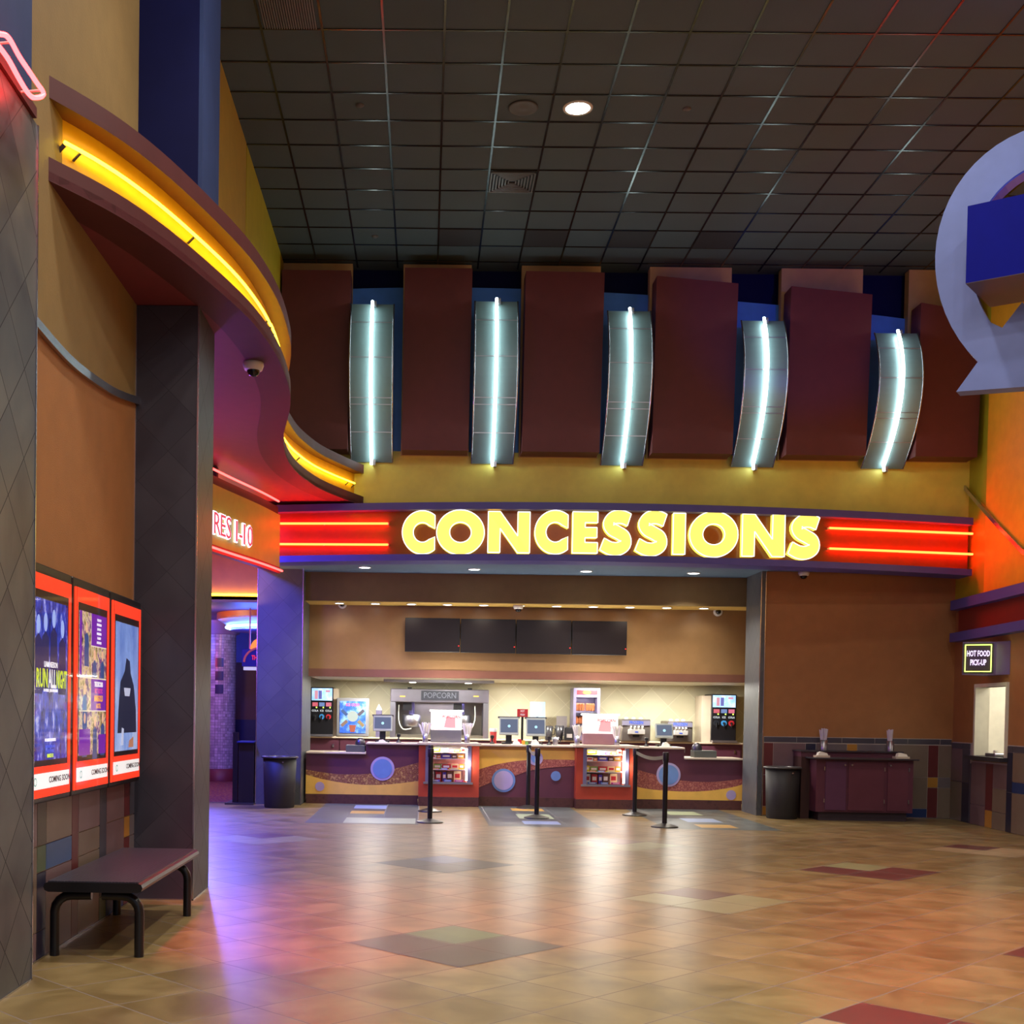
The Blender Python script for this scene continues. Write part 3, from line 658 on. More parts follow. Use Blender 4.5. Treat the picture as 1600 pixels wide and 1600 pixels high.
for k in (3, 7): MB().tube([pts[k], pts[k] + Vector((-.12, 0, -.01))], .006, 6).build('tube_clip', M_white, tb)

# film poster lightboxes
def poster(y0, y1, lab, art, extra):
    t = thing('poster_case', lab, 'poster', (-2.25, (y0 + y1) / 2, .96))
    B(-2.29, -2.21, y0, y1, .95, 2.33, bev=.008).build('outer_frame', M_black, t)
    fr = MB(); o = .035
    for a, b, c, d in ((y0 + o, y1 - o, 2.18, 2.27), (y0 + o, y1 - o, .985, 1.165), (y0 + o, y0 + .085, 1.165, 2.18), (y1 - .085, y1 - o, 1.165, 2.18)): fr.box(-2.21, -2.2, a, b, c, d)
    fr.build('lit_border', emit('orange_red_border_light', (1.0, .045, .012), 1.25, (200, 40, 20)), t)
    B(-2.21, -2.202, y0 + .085, y1 - .085, 1.165, 2.18).build('poster_mat', M_black, t)
    a0, a1, b0, b1 = y0 + .115, y1 - .115, 1.20, 2.13
    pg = B(-2.202, -2.199, a0, a1, b0, b1).build('poster', art, t)
    pl_ = B(-2.2, -2.196, y0 + .07, y1 - .07, 1.035, 1.125).build('caption_plate', emit('plate_light', (1, 1, 1), .95, (230, 230, 230)), t)
    m = MB(); text(m, 'COMING SOON', .05, frameM((-2.1955, y1 - .26, 1.08), (0, 1, 0), (0, 0, 1)), .0004, .001, 0, 1.15)
    m.disc((-2.1955, y0 + .16, 1.08), .026, -.001, 20, 1, 'x', .018)
    m.build('lettering', [M_burg, emit('green_mark', (.25, .6, .5), .8)], pl_)
    extra(pg, a0, a1, b0, b1, t)
    g = B(-2.192, -2.190, y0 + .03, y1 - .03, .98, 2.28); gm, N, L, b = nt('clear_cover_' + str(round(y0, 1)))
    b.inputs['Transmission Weight'].default_value = 1; b.inputs['Roughness'].default_value = .03; b.inputs['IOR'].default_value = 1.15; b.inputs['Base Color'].default_value = (1, 1, 1, 1)
    g.build('glass_cover', gm, t)
    return t
def e_(name, rgb, s=.9): return emit('print_' + name, lin(rgb), s, rgb)
def word(par, txt, y, z, size, m, sx=.8, bold=.001, ax='CENTER'):
    q = MB(); text(q, txt, size, frameM((-2.1985, y, z), (0, 1, 0), (0, 0, 1)), .0006, bold, 0, sx, 2, ax); return q.build('lettering', m, par)
def word_fit(par, txt, y0, y1, z0, z1, m):
    vs, fs = text_mesh(txt, 1, .003, .02, 2); xs = [v.x for v in vs]; ys = [v.y for v in vs]; a, b, c, d = min(xs), max(xs), min(ys), max(ys)
    q = MB(); q.add([(-2.1985 + v.z * .1, y0 + (v.x - a) / (b - a) * (y1 - y0), z0 + (v.y - c) / (d - c) * (z1 - z0)) for v in vs], fs); return q.build('lettering', m, par)
def figure_patch(mb, y, z, w_, h_, mi, hi):
    mb.add([(-2.1985, y + w_ * math.cos(a) * .5, z + h_ * math.sin(a) * .5) for a in [2 * math.pi * k / 16 for k in range(16)]], [tuple(range(16))], hi)
    mb.add([(-2.1987, y - w_ * 1.1, z - h_ * 3.6), (-2.1987, y + w_ * 1.1, z - h_ * 3.6), (-2.1987, y + w_ * .9, z - h_ * .8), (-2.1987, y, z - h_ * .45), (-2.1987, y - w_ * .9, z - h_ * .8)], [(0, 1, 2, 3, 4)], mi)
def ex1(pg, a0, a1, b0, b1, t):
    m = MB()
    for k, (f_, zz) in enumerate(((.14, 1.98), (.34, 2.0), (.58, 2.03), (.84, 1.98))): figure_patch(m, a0 + (a1 - a0) * f_, zz, .07, .11, 0, 1)
    m.build('picture', [e_('night_blue', (18, 24, 90), .8), e_('pale_blue', (150, 175, 240), .9)], pg)
    ym = (a0 + a1) / 2
    word(pg, 'LIAM NEESON', ym, 1.755, .045, e_('white', (240, 240, 250), 1.0), .9)
    y_ = a0 + .06
    word_fit(pg, 'RUN', y_, y_ + .20, 1.62, 1.73, e_('lime', (205, 230, 40), 1.0)); word_fit(pg, 'ALL', y_ + .215, y_ + .36, 1.62, 1.73, e_('white', (240, 240, 250), 1.0)); word_fit(pg, 'NIGHT', y_ + .37, a1 - .01, 1.62, 1.73, e_('lime', (205, 230, 40), 1.0))
    word(pg, 'ED HARRIS   JOEL KINNAMAN', ym, 1.605, .022, e_('white', (240, 240, 250), 1.0), .9)
    word(pg, 'NO MORE RUNNING', ym, 1.315, .024, e_('white', (240, 240, 250), 1.0), .9)
    word(pg, 'IN THEATERS AND', ym, 1.277, .022, e_('mid_blue', (60, 80, 200), 1.0), 1.0); word(pg, 'EVERYWHERE', ym, 1.25, .022, e_('mid_blue', (60, 80, 200), 1.0), 1.0)
    word(pg, 'MARCH 13', ym, 1.222, .03, e_('lime', (205, 230, 40), 1.0), .8)
def ex2(pg, a0, a1, b0, b1, t):
    m = MB(); ym = a0 + (a1 - a0) * .42
    X_ = -2.1986
    def q(y0, y1, z0, z1, mi): m.add([(X_, y0, z0), (X_, y1, z0), (X_, y1, z1), (X_, y0, z1)], [(0, 1, 2, 3)], mi)
    q(ym, a1, 1.92, b1, 0); q(a0, a0 + .05, 1.72, b1, 0); q(ym, a1, 1.49, 1.70, 0); q(a0, ym - .01, b0, 1.37, 0); q(a0 + (a1 - a0) * .72, a1, b0, 1.33, 0)
    q(a0, a1, 1.70, 1.708, 1); q(a0, a1, 1.484, 1.492, 1); q(ym - .006, ym, 1.49, b1, 1); q(ym, a1, 1.913, 1.92, 1)
    m.build('picture', [e_('violet', (110, 20, 170), .85), e_('cream', (235, 225, 205), .9)], pg)
    m = MB()
    for f_, zz, c in ((.25, 2.03, 1), (.55, 1.86, 1), (.85, 1.86, 0), (.2, 1.63, 1), (.2, 1.44, 1), (.58, 1.42, 1), (.88, 1.44, 0)): figure_patch(m, a0 + (a1 - a0) * f_, zz, .05, .07, 0, 1)
    m.build('picture', [e_('denim', (50, 80, 150), .7), e_('skin', (225, 180, 150), .9)], pg)
    ys = (ym + a1) / 2
    for k, tx in enumerate(('THE CAST OF', 'SEVEN FRIENDS', 'JUDI DENCH', 'MAGGIE SMITH', 'BILL NIGHY', 'RICHARD GERE')): word(pg, tx, ys, 2.095 - k * .03, .022, e_('white', (240, 240, 250), 1.0), .75)
    word(pg, 'THE SECOND', ys, 1.665, .045, e_('white', (240, 240, 250), 1.0), .75, .002)
    word(pg, 'BEST EXOTIC', ys, 1.62, .045, e_('magenta', (210, 70, 160), 1.0), .72, .001); word(pg, 'MARIGOLD', ys, 1.57, .055, e_('amber', (240, 170, 50), 1.0), .74, .002); word(pg, 'HOTEL', ys, 1.52, .045, e_('amber', (240, 170, 50), 1.0), .8, .001)
def ex3(pg, a0, a1, b0, b1, t):
    m = MB(); ym = (a0 + a1) / 2; X_ = -2.1986
    m.add([(X_, ym - .27, 1.33), (X_, ym + .29, 1.33), (X_, ym + .27, 1.5), (X_, ym + .2, 1.68), (X_, ym + .1, 1.77), (X_, ym + .07, 1.86), (X_, ym - .03, 1.88), (X_, ym - .08, 1.78), (X_, ym - .2, 1.7), (X_, ym - .25, 1.5)], [tuple(range(10))], 0)
    m.add([(X_ + .0004, ym - .07, 1.6), (X_ + .0004, ym + .07, 1.6), (X_ + .0004, ym + .1, 1.66), (X_ + .0004, ym - .1, 1.66)], [(0, 1, 2, 3)], 1)
    m.add([(X_ + .0004, ym - .18, 1.24), (X_ + .0004, ym - .1, 1.24), (X_ + .0004, ym - .09, 1.36), (X_ + .0004, ym - .15, 1.37)], [(0, 1, 2, 3)], 1)
    m.add([(X_ + .0004, ym + .05, 1.22), (X_ + .0004, ym + .2, 1.22), (X_ + .0004, ym + .2, 1.3), (X_ + .0004, ym + .07, 1.27)], [(0, 1, 2, 3)], 2)
    m.build('picture', [e_('ink', (24, 34, 66), .8), e_('pale', (190, 200, 230), .9), e_('clay', (190, 130, 100), .8)], pg)
poster(6.60, 7.475, 'nearest lit poster case, dark blue film poster with the lime title RUN ALL NIGHT', screen('poster_blue', [(10, 14, 60), (30, 45, 150), (50, 70, 200), (190, 200, 250)], 14, .75, (1, 1, .5)), ex1)
poster(7.505, 8.375, 'middle lit poster case with a purple collage film poster', screen('poster_collage', [(60, 50, 90), (150, 130, 70), (220, 200, 160), (120, 60, 140), (60, 90, 60)], 11, .8), ex2)
poster(8.405, 9.30, 'farthest lit poster case with a pale blue poster of a dark shape', screen('poster_pale', [(90, 120, 200), (130, 160, 225), (185, 205, 240)], 3, .9, (1, 1, .4)), ex3)

# bench
t = thing('bench', 'black bench with ribbed seat and bent tube legs below the poster cases', 'bench', (-1.98, 7.95, 0))
mb = MB(); sx0, sx1, sy0, sy1, sz = -2.26, -1.665, 7.12, 8.93, .47
for k in range(27):
    x = sx0 + .035 + (sx1 - sx0 - .07) * k / 26; mb.box(x - .0088, x + .0088, sy0 + .01, sy1 - .01, sz - .012, sz)
st_ = mb
se = MB(); pr = [(sx0 + .03, sz - .065), (sx1 - .03, sz - .065), (sx1 - .008, sz - .055), (sx1, sz - .035), (sx1 - .008, sz - .015), (sx1 - .03, sz - .006), (sx0 + .03, sz - .006), (sx0 + .008, sz - .015), (sx0, sz - .035), (sx0 + .008, sz - .055)]
se.prism([(x, sy0, z) for x, z in pr], (0, sy1 - sy0, 0)); so = se.build('seat', M_blackm, t); st_.build('seat_ribs', mat('ribbed_black_seat', (62, 58, 70), .35), so)
def bent(y):
    pts = [(-2.225, y, 0), (-2.225, y, .27)] + [(-2.225 + .1 * (1 - math.cos(a)), y, .27 + .1 * math.sin(a)) for a in (.4, .8, 1.2, 1.57)] + [(-2.0, y, .372)]
    return pts
for y in (7.24, 8.72):
    a = bent(y); b = [(-3.935 - p[0] + .0, p[1], p[2]) for p in a]
    MB().tube(a, .029, 12).build('leg', M_blackm, t); MB().tube(b, .029, 12).build('leg', M_blackm, t)
for x in (-2.15, -1.78): B(x - .02, x + .02, 7.2, 8.76, .395, .407).build('seat_bracket', M_blackm, t)

# round black bins
def bin_(x, y, r, h, lab):
    t = thing('trash_can', lab, 'trash can', (x, y, 0), 0)
    MB().lathe([(r * .86, 0), (r * .9, .02), (r * .94, .3), (r, h - .03), (r * .9, h - .03), (r * .84, .04), (0, .04)], (x, y), 36).build('body', M_dark, t)
    MB().lathe([(r * .9, h - .035), (r * 1.1, h - .03), (r * 1.12, h - .012), (r * 1.06, h), (r * .8, h - .004), (r * .8, h - .03)], (x, y), 36).build('rim', mat('bin_rim', (70, 68, 70), .3), t)
    MB().tube([(x + r * .3, y - r * .96, h - .09), (x + r * .3, y - r * 1.02, h - .09)], .012, 8).build('rivet', M_chrome, t)
bin_(-2.26, 18.85, .262, .81, 'round black trash can in front of the left slate pillar')
bin_(5.47, 18.35, .255, .79, 'round black trash can beside the plum condiment cabinet')

# dome cameras
def dome(p, lab, ceiling=True, s=1.):
    t = thing('dome_camera', lab, 'security camera', p)
    x, y, z = p
    if ceiling:
        MB().lathe([(0, z), (.095 * s, z), (.1 * s, z - .03 * s), (.085 * s, z - .075 * s), (.06 * s, z - .08 * s)], (x, y), 24).build('housing', M_white, t)
        MB().lathe([(.062 * s, z - .078 * s), (.06 * s, z - .10 * s), (.04 * s, z - .13 * s), (0, z - .14 * s)], (x, y), 24).build('lens_dome', mat('tinted_dome', (20, 18, 22), .08), t)
    else:
        MB().disc((x, y, z), .075 * s, .03, 24, 0).disc((x, y - .012, z), .06 * s, .02, 24, 0).build('housing', M_white, t)
        m = MB(); m.M = Matrix.Translation((x, y - .012, z)) @ Matrix.Rotation(math.radians(90), 4, 'X'); m.lathe([(.045 * s, 0), (.04 * s, .02), (.02 * s, .04), (0, .045)], (0, 0), 20); m.build('lens_dome', mat('tinted_dome', (20, 18, 22), .08), t)
p = atZ(396, 566, 4.665); dome((p.x, p.y, 4.665), 'dome camera under the burgundy canopy', True, .95)
p = atZ(1256, 893, ZS); dome((p.x, p.y, ZS), 'dome camera under the right end of the sign', True, .85)
p = atZ(812, 943, ZB); dome((p.x, 20.0, ZB), 'dome camera above the dark menu screens', True, .85)
p = atY(535, 944, 20.43); dome((p.x, 20.42, p.z), 'small dome camera on the menu wall, left end', False)
p = atY(1122, 956, 20.43); dome((p.x, 20.42, p.z), 'small dome camera on the menu wall, right end', False)

# ceiling fixtures of the lobby
def can(p, r, lab, m, name='ceiling_light', depth=.02, group=None):
    t = thing(name, lab, 'ceiling light', p, 0, group); x, y, z = p
    MB().lathe([(r, z - .012), (r * 1.22, z - .012), (r * 1.25, z), (r, z)], (x, y), 24, cap=False).build('trim_ring', M_white, t)
    MB().disc((x, y, z - .008), r, .004, 24, 0, 'z').build('lamp_glass', m, t)
    return t
can((1.61, 13.63, CEIL - .001), .135, 'single lit downlight in the dark tiled ceiling', emit('bright_can_glass', (.9, 1.0, .9), 30))
t = thing('ceiling_speaker', 'round dark speaker in the ceiling beside the lit downlight', 'speaker', (1.0, 13.63, CEIL))
MB().lathe([(0, CEIL - .012), (.04, CEIL - .012), (.05, CEIL - .008), (.12, CEIL - .008), (.15, CEIL - .018), (.165, CEIL - .014), (.165, CEIL - .002), (0, CEIL - .002)], (1.0, 13.63), 28).build('grille', mat('speaker_grille', (74, 72, 72), .6), t)
t = thing('air_diffuser', 'square stepped air diffuser in the ceiling above the wall lights', 'air vent', (GX + 2.5 * T, GY + 5.5 * T, CEIL))
cx, cy = GX + 2.5 * T, GY + 5.5 * T
B(cx - .29, cx + .29, cy - .29, cy + .29, CEIL - .004, CEIL).build('back_plate', mat('vent_black', (16, 16, 18), .6), t)
for k in range(7):
    h = .28 - k * .038; z = CEIL - .03 + k * .001; m = MB()
    for (a, b, c, d) in ((-h, h, -h, -h + .012), (-h, h, h - .012, h), (-h, -h + .012, -h, h), (h - .012, h, -h, h)): m.box(cx + a, cx + b, cy + c, cy + d, z - .004, z + .012)
    m.build('vane_ring', mat('vent_grey', (110, 110, 112), .4), t)
for i, (k, pos) in enumerate(((1, 'leftmost'), (3, 'second from left'), (5, 'third from left'), (7, 'rightmost'))):
    x, y = GX + (k + .5) * T, GY + 8.5 * T
    solo('ceiling_vent', B(x - .29, x + .29, y - .29, y + .29, CEIL - .012, CEIL - .001), mat('perforated_black', (40, 38, 42), .7), pos + ' of four black square vents in the ceiling by the back wall', 'air vent', (x, y, CEIL), 'black vents along the back of the ceiling')
t = thing('return_grille', 'ribbed grey air grille in the ceiling, top left beside the blue column', 'air vent', (-1.43, 11.8, CEIL))
gx0, gx1, gy0, gy1 = GX - 2 * T + .02, GX - T - .02, GY - 2 * T + .02, GY - .02
gx0, gx1 = -1.70, -1.17; gy0, gy1 = 11.0, 12.1
B(gx0, gx1, gy0, gy1, CEIL - .005, CEIL - .001).build('back_plate', mat('vent_black', (16, 16, 18), .6), t)
m = MB()
for k in range(22): x = gx0 + .012 + (gx1 - gx0 - .024) * k / 21; m.box(x - .005, x + .005, gy0, gy1, CEIL - .02, CEIL - .004)
tagp(m.build('louvres', mat('vent_grey', (110, 110, 112), .4), t), kind='stuff')
for px, py, lab in ((562, 164, 'left front'), (586, 369, 'left rear'), (1073, 170, 'right front')):
    p = atZ(px, py, CEIL); t = thing('sprinkler_head', lab + ' small sprinkler disc in the dark ceiling', 'sprinkler', p)
    MB().lathe([(0, CEIL - .02), (.035, CEIL - .018), (.05, CEIL - .004), (.05, CEIL)], (p.x, p.y), 16).build('cap', mat('sprinkler_grey', (80, 78, 80), .5), t)

# downlights under the sign and the warm row above the menus
for k, (px, py) in enumerate(((570, 886), (741, 889), (916, 892), (1084, 895))):
    p = atZ(px, py, ZS); can((p.x, p.y, ZS - .001), .085, ('first', 'second', 'third', 'fourth')[k] + ' from left of the four downlights under the blue-grey soffit', L_can, group='downlights under the sign')
    light('soffit_can_lamp', 'SPOT', (p.x, p.y, ZS - .03), 240, (1, .92, .8), .07, spot=2.1)
for k in range(11):
    px = 524 + (1113 - 524) * k / 10; py = 932.5 + (944 - 932.5) * k / 10; p = atZ(px, py + 1, ZB)
    can((p.x, 20.05, ZB - .001), .07, 'small warm downlight above the menu wall, number %d counted from the left' % (k + 1), L_can, group='warm downlights above the menu wall')
    if k % 2 == 0: light('menu_can_lamp', 'SPOT', (p.x, 19.95, ZB - .03), 19, (1, .90, .70), .15, spot=2.9)
for x in (-.9, .5, 1.8, 3.2, 4.6): light('counter_lamp', 'AREA', (x, 21.7, ZP - .02), 62, (1, .97, .86), .5, sizey=.12)

# ================================================================== SNACK COUNTER
YC = 19.82
def Xc(px, py=1210): return atY(px, py, YC).x
HU, HL = 1.02, .855
def zz(py, px=820): return atY(px, py, YC).z
X0, X1, X2, X3, X4, X5 = Xc(478), Xc(654), Xc(747.5), Xc(897.5), Xc(991), Xc(1160)
XUL, XUR = Xc(572, 1165), Xc(1069, 1175)
def bandface(mb, up, lo, mi, y, th=.004):
    a = [Vector((x, y, z)) for x, z in up]; b = [Vector((x, y, z)) for x, z in lo]; mb.strip(a, b, (0, th, 0), mi)
def cur(pts, ox, oy, k, x0, x1, n=24):
    P = [atY(ox + px * k, oy + py * k, YC) for px, py in pts]; S = spline([(p.x, 0, p.z) for p in P], 8); out = []
    for i in range(n + 1):
        x = x0 + (x1 - x0) * i / n
        for a, b in zip(S, S[1:]):
            if a.x <= x <= b.x: out.append((x, a.z + (b.z - a.z) * (x - a.x) / max(1e-6, b.x - a.x))); break
        else: out.append((x, S[0].z if x < S[0].x else S[-1].z))
    return out
def circ(px, py, r, ox, oy, k): p = atY(ox + px * k, oy + py * k, YC); return p.x, p.z, r * k * YC / F
def counter(name, lab, x0, x1, z0, z1, xs, flip=None):
    return
# left wing
K1, KA = .14375, (470, 1050)
c1 = thing('snack_counter_section', 'left counter section, plum and mustard waves, low at its left end', 'counter', ((X0 + X1) / 2, 20.1, 0), group='sections of the snack counter')
def body(t, x0, x1, xs, lowleft):
    if lowleft: MB().box(x0, xs, YC, YC + .6, .1, HL - .03).box(xs, x1, YC, YC + .6, .1, HU - .03).build('cabinet_body', M_purplelam, t)
    else: MB().box(x0, xs, YC, YC + .6, .1, HU - .03).box(xs, x1, YC, YC + .6, .1, HL - .03).build('cabinet_body', M_purplelam, t)
    B(x0 + .01, x1 - .01, YC - .012, YC + .5, 0, .155).build('base_plinth', M_base, t)
    a, b = ((x0, xs, HL), (xs, x1, HU)) if lowleft else ((x0, xs, HU), (xs, x1, HL))
    for i, (p, q, h) in enumerate((a, b)): B(p - .0, q, YC - .06, YC + .68, h - .03, h, bev=.006).build('worktop' if h == HU else 'low_worktop', M_counter, t)
body(c1, X0, X1, XUL, True)
CA = cur([(50, 1060), (200, 1085), (400, 1110), (600, 1113), (800, 1100), (1000, 1055), (1150, 1020), (1290, 980)], 470, 1050, K1, X0, X1)
CB = cur([(50, 1112), (200, 1155), (400, 1195), (600, 1220), (800, 1228), (1000, 1218), (1150, 1200), (1290, 1183)], 470, 1050, K1, X0, X1)
m = MB(); bandface(m, CA, CB, 0, YC - .005); m.build('marbled_wave', M_marble, c1)
m = MB(); bandface(m, CB, [(x, .157) for x, z in CB], 0, YC - .005); m.build('mustard_wave', M_yellowlam, c1)
def dots(t, lst, k, ox, oy):
    for px, py, r, mt in lst:
        x, z, rr = circ(px, py, r, ox, oy, k); dd = {M_lilac: .012, M_bluelam: .016}[mt]
        if r in (130, 105, 113, 92, 68, 45, 115, 95): dd = .012 if r in (130, 113, 68, 115) else .017
        MB().disc((x, YC - dd, z), rr, dd - .0045, 40).build('round_inlay', mt, t)
dots(c1, [(888, 1050, 130, M_lilac), (888, 1050, 105, M_bluelam), (207, 1243, 50, M_lilac)], K1, 470, 1050)
# middle
c2 = thing('snack_counter_section', 'middle counter section, mustard over plum with three round inlays', 'counter', ((X2 + X3) / 2, 20.1, 0), group='sections of the snack counter')
K2 = .1625
MB().box(X2, X3, YC, YC + .6, .1, HU - .03).build('cabinet_body', M_purplelam, c2)
B(X2 + .01, X3 - .01, YC - .012, YC + .5, 0, .155).build('base_plinth', M_base, c2)
B(X2, X3, YC - .06, YC + .68, HU - .03, HU, bev=.006).build('worktop', M_counter, c2)
CC = cur([(640, 945), (760, 908), (850, 885), (1000, 860), (1150, 845), (1300, 840), (1450, 841), (1600, 846)], 640, 1050, K2, X2, X3)
CD = cur([(640, 1125), (800, 1055), (1000, 1000), (1150, 950), (1300, 925), (1450, 912), (1600, 902)], 640, 1050, K2, X2, X3)
m = MB(); bandface(m, [(x, HU - .032) for x, z in CC], [(x, HU - .085) for x, z in CC], 0, YC - .005); m.build('top_strip', mat('caramel_laminate', (176, 122, 66), .4), c2)
m = MB(); bandface(m, [(x, HU - .085) for x, z in CC], CC, 0, YC - .005); m.build('mustard_wave', M_yellowlam, c2)
m = MB(); bandface(m, CC, CD, 0, YC - .005); m.build('marbled_wave', speckle('speckled_laminate_rose', [(96, 40, 44), (190, 120, 100), (120, 44, 56), (200, 130, 110), (110, 60, 60)], 26), c2)
dots(c2, [(903, 1042, 113, M_bluelam), (903, 1042, 92, M_lilac), (1213, 830, 68, M_lilac), (1213, 830, 45, M_bluelam), (1405, 1000, 47, M_bluelam)], K2, 640, 1050)
# right wing
c3 = thing('snack_counter_section', 'right counter section, plum and mustard waves, low at its right end', 'counter', ((X4 + X5) / 2, 20.1, 0), group='sections of the snack counter')
body(c3, X4, X5, XUR, False)
CE = cur([(40, 915), (150, 955), (280, 990), (500, 1040), (700, 1057), (900, 1052), (1140, 1024)], 980, 1050, K2, X4, X5)
CG = cur([(40, 1090), (200, 1125), (400, 1143), (600, 1150), (800, 1140), (1000, 1110), (1140, 1072)], 980, 1050, K2, X4, X5)
m = MB(); bandface(m, CE, CG, 0, YC - .005); m.build('marbled_wave', speckle('speckled_laminate_rose', [(110, 50, 50)], 14), c3)
m = MB(); bandface(m, CG, [(x, .157) for x, z in CG], 0, YC - .005); m.build('mustard_wave', M_yellowlam, c3)
dots(c3, [(396, 988, 115, M_lilac), (396, 988, 95, M_bluelam), (998, 1183, 47, M_lilac)], K2, 980, 1050)
# candy cases
def candy_case(x0, x1, nm):
    t = thing('candy_case', nm + ' orange-red counter case with a lit glass front full of candy', 'display case', ((x0 + x1) / 2, 20.0, 0), group='orange candy display cases')
    y0 = YC - .22; a, b = x0 + .11, x1 - .13; zb, zt_ = .40, HU - .03
    MB().box(x0, a, y0, YC + .6, .155, zt_).box(b, x1, y0, YC + .6, .155, zt_).box(a, b, y0, YC + .6, .155, zb).box(a, b, YC + .3, YC + .34, zb, zt_).build('case_body', M_orangelam, t)
    B(x0, x1, y0 - .012, YC + .5, 0, .155).build('base_plinth', M_base, t)
    MB().box(x0 - .03, x1 + .03, y0 - .07, YC - .07, HU - .02, HU + .02, bev=.006).box(x0 + .002, x1 - .002, YC - .07, YC + .68, HU - .02, HU + .02).build('worktop', M_counter, t)
    for q in (a, b - .06): B(q, q + .06, y0 - .012, y0 + .04, zb, zt_).build('frame_post', mat('lilac_grey_metal', (136, 130, 164), .35, .6), t)
    B(a - .03, b + .03, y0 - .025, y0 + .05, zb - .035, zb).build('case_sill', M_steel, t)
    MB().tube([(b - .075, y0 + .06, zb + .02), (b - .075, y0 + .06, zt_ - .04)], .013, 8).build('strip_lamp', L_strip, t)
    for h in (.60, .78, .88): MB().box(a + .06, b - .06, y0 + .06, YC + .28, h - .008, h).build('shelf', M_white, t)
    B(a + .05, b - .05, YC + .285, YC + .295, zb, zt_).build('case_back', mat('case_lining', (190, 186, 190), .5), t)
    light('case_lamp', 'AREA', (b - .1, y0 + .10, .7), 14, (1, .95, .85), .03, (0, math.radians(-90), 0), sizey=.5)
    light('case_top_lamp', 'AREA', ((a + b) / 2, y0 + .12, zt_ - .015), 16, (1, .95, .85), .5, (0, 0, 0), sizey=.03)
    return a + .065, b - .10, y0 + .05, zb
colsn = {'yellow': (236, 222, 50), 'orange': (232, 130, 50), 'blue': (80, 130, 220), 'violet': (86, 60, 170), 'pink': (226, 80, 150), 'cream': (236, 220, 170), 'green': (120, 170, 80), 'red': (190, 44, 50), 'white': (235, 235, 235), 'golden': (226, 170, 60), 'light blue': (120, 180, 225), 'brown': (110, 70, 50)}
def cbox(x, w_, y, d, z, h, cn, shelf, side):
    t = solo('candy_box', MB().box(x, x + w_, y, y + d, z, z + h, 0).box(x + w_ * .15, x + w_ * .85, y - .0015, y, z + h * .35, z + h * .75, 1), [mat('candy_' + cn.replace(' ', '_'), colsn[cn], .35), mat('candy_print', (240, 236, 226), .4) if cn not in ('white', 'cream') else mat('candy_red', colsn['red'], .4)],
             '%s candy box, %s of the %s candy case' % (cn, shelf, side), 'candy box', (x + w_ / 2, y, z), 'candy boxes in the ' + side + ' case'); return t
for (xa, xb, side) in ((X1, X2, 'left'), (X3, X4, 'right')):
    a, b, y, zb = candy_case(xa, xb, side); Wd = b - a
    rows = [('top shelf', .88, [('yellow', 0, .3, .07), ('light blue', .33, .2, .06), ('pink', .55, .12, .05), ('golden', .69, .18, .05), ('cream', .89, .11, .08)], .05),
            ('second shelf', .78, [('white', 0.02, .17, .06), ('orange', .21, .1, .05), ('violet', .33, .28, .07), ('brown', .63, .14, .06), ('golden', .79, .18, .07)], .04),
            ('third shelf', .60, [('yellow', 0, .1, .10), ('green', .12, .22, .085), ('red', .36, .24, .085), ('cream', .62, .2, .09), ('golden', .84, .14, .09)], .07),
            ('case floor', zb, [('white', 0, .14, .16), ('red', .18, .16, .155), ('violet', .38, .1, .15), ('brown', .5, .16, .16), ('cream', .7, .2, .17)], .12)]
    for sh, z, lst, dy in rows:
        for cn, fx_, fw, h in lst: cbox(a + Wd * fx_, Wd * fw, y + dy + .02, .08, z, h, cn, sh, side)
    for cn, fx_, fw in (('orange', .08, .2), ('light blue', .33, .18), ('yellow', .55, .3)): cbox(a + Wd * fx_, Wd * fw, y + .014, .05, .60, .022, cn, 'front lip of the third shelf', side)
    for cn, fx_, fw in (('blue', .05, .25), ('light blue', .42, .2), ('pink', .72, .24)): cbox(a + Wd * fx_, Wd * fw, y + .016, .07, zb, .03, cn, 'front edge of the case floor', side)

# lit popcorn adverts on the candy cases
def advert(xa, xb, z0, z1, y, nm, mfun):
    t = thing('lit_advert', nm + ' glowing red and white popcorn advert box standing on the candy case', 'lit sign', ((xa + xb) / 2, y, HU + .02), group='glowing adverts on the candy cases')
    B(xa, xb, y, y + .22, HU + .022, z0, bev=.008).build('base', mfun, t)
    b_ = B(xa, xb, y, y + .2, z0, z1, bev=.01).build('light_box', emit('advert_glow', (1, .88, .84), .95, (240, 235, 230)), t)
    m = MB(); W_ = xb - xa; m.box(xa + .02, xa + W_ * .34, y - .004, y, z0 + .03, z1 - .08)
    m.build('popcorn_tub', emit('advert_blush', (1.0, .62, .62), 1.1, (240, 190, 190)), b_)
    m = MB(); m.prism([(xa + W_ * .42, y - .004, z0 + .04), (xa + W_ * .8, y - .004, z0 + .03), (xa + W_ * .78, y - .004, z0 + .2), (xa + W_ * .5, y - .004, z0 + .22)], (0, .004, 0)); m.build('picture', emit('advert_rose', (.8, .28, .3), 1.1, (200, 120, 120)), b_)
    m = MB(); text(m, 'POPCORN', .075, frameM((xa + W_ * .66, y - .004, z1 - .09), (1, 0, 0), (0, 0, 1)), .002, .001, 0, .85); m.build('lettering', emit('advert_red', (.9, .08, .1), 1.0, (200, 40, 40)), b_)
    B(xa - .02, xb + .02, y - .02, y + .22, z1, z1 + .022).build('lid', L_strip, t)
    light('advert_lamp', 'AREA', ((xa + xb) / 2, y + .1, z1 + .05), 14, (1, .95, .88), .5, (math.radians(180), 0, 0), sizey=.15)
q = lambda px, py, Y: atY(px, py, Y)
a_, b_ = q(673, 1140, 19.95), q(722, 1112, 19.95); advert(a_.x, b_.x, a_.z, b_.z, 19.95, 'left', M_steel)
